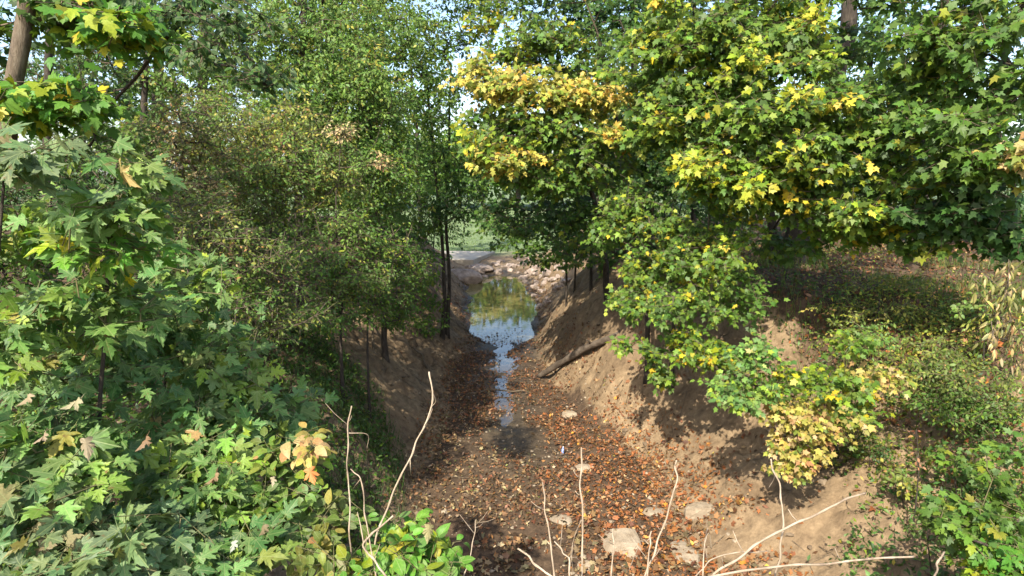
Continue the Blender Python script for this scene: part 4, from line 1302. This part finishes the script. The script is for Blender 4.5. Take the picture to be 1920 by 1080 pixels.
plant('leafy_shrub', 'grey-green weedy shrub on the slope under the dead brown plant', 'shrub',
      [(T((1780, 800, 6.2), (1785, 720, 6.2), (1790, 660, 6.2)), .012, .005)],
      [B(1740, 680, 6.2, 70, 50, .5, 40, 'olive'), B(1830, 720, 6, 80, 50, .5, 44, 'olive'), B(1760, 760, 6, 70, 40, .4, 34, 'mid'), B(1870, 800, 5.6, 60, 60, .5, 34, 'mid')],
      'oval', (.035, .065), K=9, twig=.22, twigmat=M_STEM)
plant('leafy_shrub', 'low yellow-green shrub on the shaded slope under the large maple', 'shrub',
      [(T((1640, 660, 8), (1645, 600, 8), (1650, 560, 8)), .012, .005)],
      [B(1560, 590, 8, 60, 16, .5, 10, 'oliveY'), B(1660, 580, 8, 60, 20, .5, 10, 'oliveY'), B(1640, 630, 7.2, 50, 22, .4, 12, 'silver')],
      'oval', (.035, .07), K=9, twig=.22, twigmat=M_STEM)
plant('weed', 'upright weed with reddish dead leaves on the right bank', 'weed',
      [(T((1722, 900, 5.4), (1722, 850, 5.4), (1718, 805, 5.4)), .006, .003)],
      [B(1722, 850, 5.4, 8, 30, .06, 3, 'red'), B(1718, 812, 5.4, 8, 10, .06, 2, 'red')], 'oval', (.04, .06), K=4, twig=.1, dry=True, dens=1)

clock('trees further off')
WEEDS = [(1690, 900, 5.6, 30, 26, 'ovate', (.04, .07), 'oliveY', 'pale yellowing weed on the bare edge of the right bank'),
         (1790, 860, 5.4, 45, 36, 'maple_mid', (.04, .075), 'mid', 'small green lobed seedling halfway up the right bank'),
         (1740, 980, 4.8, 40, 40, 'oval', (.035, .06), 'olive', 'bushy olive weed beside the bottom right shrub'),
         (1630, 830, 6.2, 34, 34, 'oval', (.03, .055), 'dark', 'dark weed under the yellow bough on the right bank'),
         (1560, 640, 7.4, 44, 26, 'oval', (.04, .065), 'oliveY', 'straw-tinged weed at the upper edge of the sand bank'),
         (1840, 580, 6.6, 50, 30, 'ovate', (.05, .08), 'light', 'light green broad-leaved weed near the dead brown plant'),
         (1700, 540, 8.4, 50, 24, 'oval', (.045, .07), 'olive', 'low olive weed in the shade of the large maple')]
for px, py, Y, rx, ry, shp, sz, pal, lab in WEEDS:
    plant('weed', lab, 'weed', [(T((px + 6, py + ry * 2.2, Y + .1), (px, py + ry, Y), (px, py, Y)), .006, .003)], [B(px, py, Y, rx, ry, .22, 9, pal), B(px + rx * .8, py + ry * .6, Y, rx * .6, ry * .6, .15, 5, pal)],
          shp, sz, K=7, twig=.15, twigmat=M_STEM, dens=1.6)

# ------------------------------------------------------------------ trees further off
BG = [(6.5, 17, .16, 'mid'), (9.5, 15, .2, 'dark'), (11, 20, .2, 'mid'), (4.6, 21, .14, 'mid'), (14, 17, .2, 'dark'), (8, 25, .18, 'mid'), (3.6, 26, .12, 'light'), (16, 25, .2, 'mid'),
      (-5.5, 17, .15, 'dark'), (-8.5, 15.5, .2, 'mid'), (-11, 19, .2, 'dark'), (-4.6, 21.5, .14, 'mid'), (-13, 13, .2, 'dark'), (-8, 25, .2, 'light'), (-3.8, 27, .12, 'mid'), (-16, 24, .2, 'mid'),
      (12, 11.5, .16, 'dark'), (-9.5, 10.5, .15, 'dark'), (-3.5, 15.8, .12, 'mid'), (-6.6, 13.6, .14, 'mid'), (7.4, 16.2, .15, 'dark'), (-4.6, 18.5, .13, 'mid'), (3.6, 17.6, .12, 'dark')]
WHERE = ['right of the large maple', 'on the right bank', 'deep in the right wood', 'behind the dark saplings', 'at the right edge of the wood', 'at the far end of the right wood', 'where the right bank meets the field', 'far right beyond the bank',
         'behind the twin-trunked tree', 'on the left bank', 'deep in the left wood', 'left of the concrete slab', 'at the left edge of the wood', 'at the far end of the left wood', 'where the left bank meets the field', 'far left beyond the bank',
         'beside the big-leaved maple', 'behind the leaning brown trunk', 'close behind the twin trunks', 'between the half-dead shrub and the pale-green tree', 'close behind the large maple', 'on the left shore above the pool', 'on the right shore behind the thin saplings']
for k, ((x, y, r, pal), wh) in enumerate(zip(BG, WHERE)):
    z = hz(x, y)
    H = 8.5 + 1.8 * math.sin(k * 2.3)
    lean = .5 * math.sin(k * 1.7)
    pts = [np.array([x, y, z]), np.array([x + lean * .3, y, z + 2.2]), np.array([x + lean * .5, y + .2, z + H * .55]), np.array([x + lean, y + .1, z + H * .92])]
    bl = []
    for f, rr, nn in ((.30, 1.9, 80), (.55, 2.3, 110), (.8, 1.8, 80)):
        c = np.array([x + lean * f, y - .3, z + H * f + .3])
        q, w_, zc = proj(c[None])
        bl.append((q[0], w_[0], c[1], rr * FPX / zc[0], H * .17 * FPX / zc[0], rr * .9, nn, pal))
    plant('woodland_tree', 'shaded woodland tree ' + wh, 'tree', [(pts, r, r * .35)], bl, 'oval_lo', (.15, .24), K=9, twig=.6, group='woodland trees behind the banks', singles=False, step=.8, dens=1.5)
US = [(-4.3, 8.4, 'mid', 'on the left bank behind the olive shrub'), (-4.8, 9.8, 'dark', 'left of the yellowish shrub'), (-4.7, 11.6, 'mid', 'under the bushy tree on the left bank'), (-5.6, 12.6, 'dark', 'behind the tall pale-green tree'),
      (-3.7, 14.8, 'dark', 'beside the twin-trunked tree'), (-4.4, 16, 'mid', 'behind the twin-trunked tree'), (-2.8, 18.2, 'dark', 'at the left shore of the pool'), (-3.6, 21, 'mid', 'on the left bank above the pool'), (-3.0, 24, 'mid', 'beside the concrete slab'),
      (-7.5, 11, 'dark', 'deep on the left bank'), (-9, 14, 'dark', 'at the far left of the wood'), (-7, 18, 'mid', 'behind the left wood'),
      (5.6, 17.5, 'dark', 'behind the stout maple trunk'), (8.2, 17.4, 'dark', 'right of the stout maple trunk'), (11.6, 16, 'dark', 'at the right edge under the big-leaved maple'), (3.5, 16.4, 'dark', 'behind the dark saplings'),
      (3.4, 19.2, 'mid', 'on the right shore of the pool'), (3.2, 22.6, 'mid', 'on the right bank above the rubble'), (6.2, 20, 'mid', 'in the gap of the right wood'), (12.5, 16.5, 'dark', 'deep on the right bank'), (9.5, 19, 'mid', 'behind the right wood'), (4.6, 25.5, 'light', 'at the field end of the right bank')]
for k, (x, y, pal, wh) in enumerate(US):
    z = hz(x, y)
    H = 2.3 + .6 * math.sin(k * 1.9)
    pts = [np.array([x, y, z]), np.array([x + .1, y, z + H * .5]), np.array([x + .2, y - .1, z + H * .9])]
    bl = []
    for dx, dz, rr in ((-.7, .35, .9), (.7, .4, .9), (0, .72, 1.0)):
        c = np.array([x + dx, y - .2, z + H * dz])
        q, w_, zc = proj(c[None])
        bl.append((q[0], w_[0], c[1], rr * FPX / zc[0], H * .33 * FPX / zc[0], rr * .8, 42, pal))
    plant('understory_bush', 'shaded bush ' + wh, 'bush', [(pts, .03, .012)], bl, 'oval_lo', (.07, .12), K=9, twig=.35, singles=False, step=.5, dens=1.25)
# far edge of the field, then nearer trees added for the pool reflection
rf = random.Random(4)
for k in range(26):
    x = -58 + k * 9.6 + rf.uniform(-2, 2)
    y = 76 + rf.uniform(-6, 8)
    if k >= 13:
        x, y = -15 + (k - 13) * 2.6 + rf.uniform(-.5, .5), 53 + rf.uniform(-2, 3)
    z = hz(x, y)
    H = rf.uniform(6.5, 9) if k < 13 else rf.uniform(7.2, 8.2)
    pts = [np.array([x, y, z]), np.array([x + .2, y, z + H * .5]), np.array([x, y, z + H * .85])]
    bl = []
    for f, rr, nn in ((.35, 3.6, 60), (.65, 3.2, 55)):
        c = np.array([x, y, z + H * f])
        q, w_, zc = proj(c[None])
        bl.append((q[0], w_[0], c[1], rr * FPX / zc[0], H * .26 * FPX / zc[0], rr, nn, 'light'))
    plant('field_tree', 'distant tree on the far side of the grass field' if k < 13 else 'added tree on the grass field giving the pool its olive reflection', 'tree', [(pts, .22, .1)], [b[:7] + ('mid',) for b in bl], 'oval_lo', (.5, .8), K=7, twig=1.6, group='trees across the field' if k < 13 else 'trees added for the pool reflection', singles=False, step=2, dens=1.4)

clock('finish_plants()')
finish_plants()


# ------------------------------------------------------------------ ground cover, grass and leaf litter
def scatter_px(n, x0, x1, y0, y1):
    return rng.uniform(x0, x1, n), rng.uniform(y0, y1, n)


def surf_normal(x, y, e=.05):
    gx = (height(x + e, y) - height(x - e, y)) / (2 * e)
    gy = (height(x, y + e) - height(x, y - e)) / (2 * e)
    return unit(np.column_stack([-gx, -gy, np.ones(len(x))]))


def ground_leaves(name, label, x, y, size, pal, shape, hmax, mat, tiltn=.5, lift=.012):
    n = len(x)
    z = height(x, y) + lift + rng.random(n) ** 1.8 * hmax
    Nn = surf_normal(x, y) + rng.normal(0, tiltn, (n, 3))
    A = rng.normal(size=(n, 3))
    lv = dict(p=np.column_stack([x, y, z]), A=A - (A * Nn).sum(1, keepdims=True) * Nn / (Nn * Nn).sum(1, keepdims=True), N=Nn, s=size[0] + (size[1] - size[0]) * rng.random(n), w=rng.uniform(.7, 1.2, n),
              c=rng.uniform(-2.5, 3.5, n), col=pick(pal, n) if isinstance(pal, str) else pal)
    return lv


def emit(name, label, lvs, shape, mat):
    lv = cat(lvs)
    V, T_, col, uv = leaves_mesh(shape, lv)
    o = link(name, mesh_data(name, V, T_, mat, col=col, uv=uv))
    tag(o, label, None, None, 'stuff')
    return o


clock('litter in the bed')
# litter in the bed
n = 84000
y = 3.4 + 24 * rng.random(n) ** 1.7
lt, rt, lw, rw = prof(y)
x = lt - .35 + (rt - lt + 1.1) * rng.random(n)
nz1 = fbm(x * .8, y * .8, 0, 55, 4)
nz2 = fbm(x * 2.4, y * 2.4, 0, 57, 3)
dl, dr = lt - x, x - rt
dens = .62 + .75 * nz1 + .6 * nz2 + .55 * sst(-1.5, -.4, dr) * (1 - sst(8.5, 11, y))
dens *= 1 - .85 * sst(0.0, .5, dl) - .0
dens *= 1 - .9 * sst(.1, .7, dr + .35 * nz1)
dens *= 1 - .35 * np.exp(-((x - axis_x(y)) / .16) ** 2) * sst(8.5, 10, y)
dens *= np.where((height(x, y) < -.135) & (y > 15), .012 + .38 * (1 - sst(15.0, 17.6, y)), 1)
dens *= 1 - .6 * sst(22, 25, y)
ok = rng.random(n) < dens
x, y, dr, nz1 = x[ok], y[ok], dr[ok], nz1[ok]
n = len(x)
c = pick('litterpale', n)
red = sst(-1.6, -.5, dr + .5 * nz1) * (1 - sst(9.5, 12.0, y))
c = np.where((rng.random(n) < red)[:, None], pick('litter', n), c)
c = np.where((rng.random(n) < .25 + .6 * sst(8.8, 11.2, y) + .3 * np.exp(-((x - axis_x(y)) / .45) ** 2))[:, None], pick('litterdark', n), c)  # dark share grows up the bed as painted tree shade; wet along runnel
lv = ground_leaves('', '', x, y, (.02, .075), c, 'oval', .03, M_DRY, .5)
low = height(x, y) < -.12
lv['p'][low, 2] = np.maximum(lv['p'][low, 2], -.121)
lv['N'][low] = np.array([0, 0, 1.0]) + rng.normal(0, .08, (low.sum(), 3))
bed_lv = lv
# the largest fallen leaves are things of their own
px, py, zc = proj(lv['p'])
vis = (px > 770) & (px < 1420) & (py > 700) & (py < 1075)
score = np.where(vis, lv['s'] / zc, 0)
idx = np.argsort(-score)[:300]
F = leaf_frames(lv['A'], lv['N'])
me = single_leaf_mesh('maple_mid', True)
for i in idx:
    o = bpy.data.objects.new('fallen_leaf', me)
    COL.objects.link(o)
    m = lv['c'][i]
    lv['s'][i] *= 1.12
    lv['p'][i, 2] += .015
    o.matrix_basis = leaf_matrix(lv, i, F, np.zeros(3))
    cc = lv['col'][i]
    o.color = (*cc, 1)
    kind_ = 'pale tan' if cc[1] / cc[0] > .62 and cc[0] > .2 else ('orange-brown' if cc[0] > .2 else 'dark brown')
    tag(o, kind_ + ' fallen leaf lying loose on the near creek bed', 'leaf', kind_ + ' fallen leaves on the near creek bed')
rest = np.setdiff1d(np.arange(n), idx)
# scattered on the sand and up the right bank
n = 34000
x = rng.uniform(.4, 12, n)
y = 4 + 12 * rng.random(n) ** 1.2
lt, rt, lw, rw = prof(y)
dr = x - rt
nz1 = fbm(x * .9, y * .9, 0, 155, 4)
t = dr / rw
dens = np.where(t < 0, 0, .03 + .6 * np.clip(nz1 - .15, 0, 1) + .9 * sst(.4, .9, t + .25 * nz1))
ok = rng.random(n) < dens
x, y = x[ok], y[ok]
lv2 = ground_leaves('', '', x, y, (.04, .095), np.where((rng.random(len(x)) < .55 * (1 - sst(7, 10, y)))[:, None], pick('litter', len(x)), pick('litterdark', len(x))), 'oval', .02, M_DRY, .4)  # litter under the large maple darkened in colour to stand for its shade
n = 14000
x = rng.uniform(-7, -.8, n)
y = rng.uniform(5, 18, n)
lt, rt, lw, rw = prof(y)
t = (lt - x) / lw
ok = (t > -.02) & (rng.random(n) < .12 + .5 * sst(.6, 1, t))
x, y = x[ok], y[ok]
lv3 = ground_leaves('', '', x, y, (.03, .07), 'litterdark', 'oval', .015, M_DRY, .4)
lob = rest[rng.random(len(rest)) < .2]
k2 = rng.random(len(lv2['s'])) < .4
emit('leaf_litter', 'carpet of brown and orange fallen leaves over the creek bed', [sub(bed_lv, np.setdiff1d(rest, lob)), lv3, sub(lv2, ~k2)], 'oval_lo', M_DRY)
emit('leaf_litter', 'brown lobed fallen leaves spread over bed and right bank', [sub(bed_lv, lob), sub(lv2, k2)], 'maple_lo', M_DRY)

# dead leaves caught in the left thicket: each curled round its midrib
def curled_leaf(px, py, Y, size, colr, label, roll, seed, down=True):
    V0, T0 = SHAPES['maple']
    V = V0.copy()
    rr = np.random.default_rng(seed)
    size *= .8
    roll *= 1.35
    if 'orange' not in label:
        colr = tuple(c * .62 for c in colr)
    a = V[:, 0] * roll
    R0 = 1.0 / roll
    V = np.column_stack([R0 * np.sin(a), V[:, 1], V[:, 2] + R0 * (1 - np.cos(a)) - .25 * (V[:, 1] - .2) ** 2 + .05 * rr.normal(size=len(V))]) * size
    o = link('dead_leaf', mesh_data('dead_leaf', V, T0, M_DRYO, uv=UVS['maple']))
    o.location = P(px, py, Y)
    o.rotation_euler = (math.radians(rr.uniform(-150, -100) if down else rr.uniform(20, 50)), rr.uniform(-.5, .5), rr.uniform(-.8, .8))
    o.color = (*colr, 1)
    tag(o, label, 'leaf', 'dead leaves caught in the left thicket')


DL = [(580, 878, 2.35, .085, (.52, .15, .025), 'bright orange dead leaf hanging in the left thicket', 1.2),
      (276, 818, 2.2, .07, (.28, .11, .06), 'curled reddish-brown dead leaf hanging from a hooked stalk', 2.6),
      (160, 822, 1.95, .085, (.40, .28, .19), 'long curled pale-brown dead leaf in the left thicket', 2.4),
      (84, 812, 1.9, .05, (.40, .25, .18), 'small rolled pinkish dead leaf near the left edge', 3.0),
      (55, 740, 1.95, .06, (.42, .28, .17), 'curled tan dead leaf against dark foliage at the left edge', 2.2),
      (150, 748, 2.2, .075, (.44, .36, .22), 'cream dry leaf drooping below the dark-stemmed sapling', 1.6),
      (405, 888, 2.3, .07, (.34, .17, .09), 'crumpled brown dead leaf beside a broken twig in the thicket', 2.6),
      (495, 985, 2.15, .065, (.22, .12, .06), 'dark brown withered leaf low in the thicket', 2.4),
      (438, 1015, 2.0, .05, (.50, .52, .46), 'pale silvery leaf underside turned up in the thicket', 1.3),
      (510, 895, 2.35, .045, (.45, .34, .24), 'small tan dead leaf at the end of a bare twig', 1.8),
      (806, 985, 2.2, .075, (.40, .32, .13), 'shrivelled yellow-brown leaf above the bright green shrub', 2.0)]
for k, (px, py, Y, sz, cc, lab, rl) in enumerate(DL):
    curled_leaf(px, py, Y, sz, cc, lab, rl, 60 + k)

# clods of earth and gravel on the banks, twigs in the litter, root hairs in the cut banks
import bmesh
bm = bmesh.new()
bmesh.ops.create_icosphere(bm, subdivisions=1, radius=1)
VI = np.array([v.co[:] for v in bm.verts])
TI = np.array([[v.index for v in f.verts] for f in bm.faces])
bm.free()


def clods(n, xr, yr, sel, size, mat, label, name):
    x = rng.uniform(*xr, n)
    y = yr[0] + (yr[1] - yr[0]) * rng.random(n) ** 1.4
    k = sel(x, y)
    x, y = x[k], y[k]
    n = len(x)
    s = size[0] + (size[1] - size[0]) * rng.random(n) ** 4
    sh = VI[None] * (1 + rng.normal(0, .22, (n, len(VI), 1))) * np.stack([rng.uniform(.7, 1.3, n), rng.uniform(.7, 1.3, n), rng.uniform(.4, .75, n)], 1)[:, None]
    V = np.column_stack([x, y, height(x, y) + s * .1])[:, None] + sh * s[:, None, None]
    T_ = (TI[None] + (np.arange(n) * len(VI))[:, None, None]).reshape(-1, 3)
    o = link(name, mesh_data(name, V.reshape(-1, 3), T_, mat, smooth=False))
    tag(o, label, None, None, 'stuff')


def on_bank(x, y):
    lt, rt, lw, rw = prof(y)
    d = np.maximum(lt - x, x - rt)
    return (d > -.1) & (d < 2.6) & (rng.random(len(x)) < .35 + fbm(x, y, 0, 500, 3))


M_CLOD = simple_mat('earth_clod', [(.3, (.08, .055, .034)), (.5, (.17, .125, .08)), (.75, (.25, .19, .125))], 3, .95, .5)
clods(7000, (-3.4, 5.5), (3.6, 18), on_bank, (.008, .055), M_CLOD, 'loose clods of sandy earth on the creek banks', 'earth_clods')


def in_bed(x, y):
    lt, rt, lw, rw = prof(y)
    return (x > lt) & (x < rt + .4)


clods(1500, (-1.3, 2.6), (3.8, 14), in_bed, (.008, .035), M_STONE, 'small pebbles scattered in the creek bed', 'pebbles')
n = 900
x = rng.uniform(-2.6, 5.0, n)
y = 3.6 + 15 * rng.random(n) ** 1.3
a_ = rng.uniform(0, 6.28, n)
Lg = rng.uniform(.05, .3, n)
x2, y2 = x + np.cos(a_) * Lg, y + np.sin(a_) * Lg
p0 = np.column_stack([x, y, height(x, y) + .02])
p1 = np.column_stack([x2, y2, height(x2, y2) + rng.uniform(.01, .05, n)])
r_ = rng.uniform(.002, .006, n)
V, T = segs(p0, p1, r_, r_ * .6, 4)
tag(link('twig_litter', mesh_data('twig_litter', V, T, M_TWIG)), 'broken twigs lying in the leaf litter', None, None, 'stuff')
n = 420
sd_ = rng.random(n) < .62
y = rng.uniform(7.5, 15.5, n)
lt, rt, lw, rw = prof(y)
t_ = rng.uniform(.45, .95, n)
x = np.where(sd_, lt - t_ * lw, rt + t_ * rw)
p0 = np.column_stack([x, y, height(x, y)])
out_ = np.where(sd_, 1.0, -1.0)
Lg = rng.uniform(.1, .5, n)
pm = p0 + np.column_stack([out_ * Lg * .35, rng.normal(0, .06, n), -Lg * .25])
p1 = pm + np.column_stack([out_ * Lg * .2, rng.normal(0, .08, n), -Lg * .6])
r_ = rng.uniform(.0025, .008, n)
V, T = merge([segs(p0, pm, r_, r_ * .8, 4), segs(pm, p1, r_ * .8, r_ * .3, 4)])
tag(link('root_fibres', mesh_data('root_fibres', V, T, M_TWIG)), 'thin roots hanging out of the cut earth banks', None, None, 'stuff')

# green cover on the right slope
n = 420000
x = rng.uniform(2.2, 13, n)
y = 3.0 + 12.5 * rng.random(n) ** 1.25
qx, qy, qz = proj(np.column_stack([x, y, height(x, y)]))
ok = (qx < 2100) & (qy < 1250)
x, y = x[ok], y[ok]
lt, rt, lw, rw = prof(y)
t = (x - rt) / rw
nz1 = fbm(x * .8, y * .8, 0, 255, 4)
edge = np.interp(y, [3, 5, 7, 9, 12], [.24, .25, .33, .6, .85])
dens = sst(edge - .05, edge + .22, t + .16 * nz1) * np.clip(.42 + 1.0 * nz1, .05, 1) * (1 - .93 * sst(7.2, 9.8, y))
ok = rng.random(len(x)) < dens
x, y = x[ok], y[ok]
nzz = fbm(x * .6, y * .6, 0, 99, 3)[:, None]
c = np.where(nzz + rng.normal(0, .25, (len(x), 1)) > -.1, pick('oliveY', len(x)), np.where(rng.random((len(x), 1)) < .3, pick('silver', len(x)), pick('dark', len(x))))
lvr = ground_leaves('', '', x, y, (.03, .075), c, 'oval', .24, M_LEAF, .6)
emit('ground_cover', 'low leafy weeds covering the upper right bank', [lvr], 'oval_lo', M_LEAF)
# dense dark cover on the left slope
n = 58000
x = rng.uniform(-5.5, -.7, n)
y = 2.2 + 9 * rng.random(n)
qx, qy, qz = proj(np.column_stack([x, y, height(x, y)]))
ok = (qx > -120) & (qy < 1300)
x, y = x[ok], y[ok]
lt, rt, lw, rw = prof(y)
t = (lt - x) / lw
nz1 = fbm(x * 1.1, y * 1.1, 0, 355, 4)
edge = np.interp(y, [2, 5, 7, 8.5, 10, 12], [.02, .06, .07, .17, .62, .9])
dens = sst(edge - .03, edge + .1, t + .12 * nz1) * np.clip(.7 + .6 * nz1, .2, 1)
ok = rng.random(len(x)) < dens
x, y = x[ok], y[ok]
c = np.where(rng.random((len(x), 1)) < .45, pick('mid', len(x)), pick('dark', len(x)))
lvl = ground_leaves('', '', x, y, (.035, .085), c, 'oval', .34, M_LEAF, .6)
emit('ground_cover', 'dense dark-green creeping cover on the left slope beside the bed', [lvl], 'oval_lo', M_LEAF)


def blades(name, label, x, y, h, pal, lean=.5, w=.004):
    n = len(x)
    z = height(x, y)
    p = np.column_stack([x, y, z - .01])
    d = rng.normal(0, lean, (n, 3))
    d[:, 2] = 0
    L = h[0] + (h[1] - h[0]) * rng.random(n)
    side = unit(np.column_stack([rng.normal(size=n), rng.normal(size=n), np.zeros(n)])) * w * (L / h[1])[:, None] * 1.2
    a, b = p - side, p + side
    m = p + np.column_stack([d[:, 0] * L * .3, d[:, 1] * L * .3, L * .6])
    tp = p + np.column_stack([d[:, 0] * L, d[:, 1] * L, L * (.95 - .3 * np.hypot(d[:, 0], d[:, 1]))])
    V = np.stack([a, b, m + side * .7, m - side * .7, tp], 1).reshape(-1, 3)
    T0 = np.array([(0, 1, 2), (0, 2, 3), (3, 2, 4)])
    T_ = (T0[None] + (np.arange(n) * 5)[:, None, None]).reshape(-1, 3)
    o = link(name, mesh_data(name, V, T_, M_LEAF, col=np.repeat(pick(pal, n), 5, 0)))
    tag(o, label, None, None, 'stuff')


n = 26000
x = rng.uniform(2.5, 11, n)
y = 3.2 + 9 * rng.random(n)
lt, rt, lw, rw = prof(y)
t = (x - rt) / rw
nz1 = fbm(x * 1.0, y * 1.0, 0, 455, 3)
ok = rng.random(n) < sst(.5, .8, t + .2 * nz1) * np.clip(.3 + .9 * nz1, 0, 1)
blades('grass', 'thin olive grass growing through the weeds on the right bank', x[ok], y[ok], (.12, .34), 'olive')
n = 9000
x = rng.uniform(-3.4, -1.0, n)
y = rng.uniform(5.2, 9.5, n)
lt, rt, lw, rw = prof(y)
t = (lt - x) / lw
nz1 = fbm(x * 1.3, y * 1.3, 0, 456, 3)
ok = (t > .12 + .1 * nz1) & (rng.random(n) < .8)
blades('grass', 'dark green grass on the shaded left slope', x[ok], y[ok], (.08, .22), 'dark')
n = 9000
x = rng.uniform(-5, 5, n)
y = 32.5 + 14 * rng.random(n) ** 1.5
blades('grass', 'sunlit mown grass of the field beyond the pool', x, y, (.05, .13), 'light', .4, .01)
clock('end')
print('TRIS', sum(len(m.polygons) for m in bpy.data.meshes))
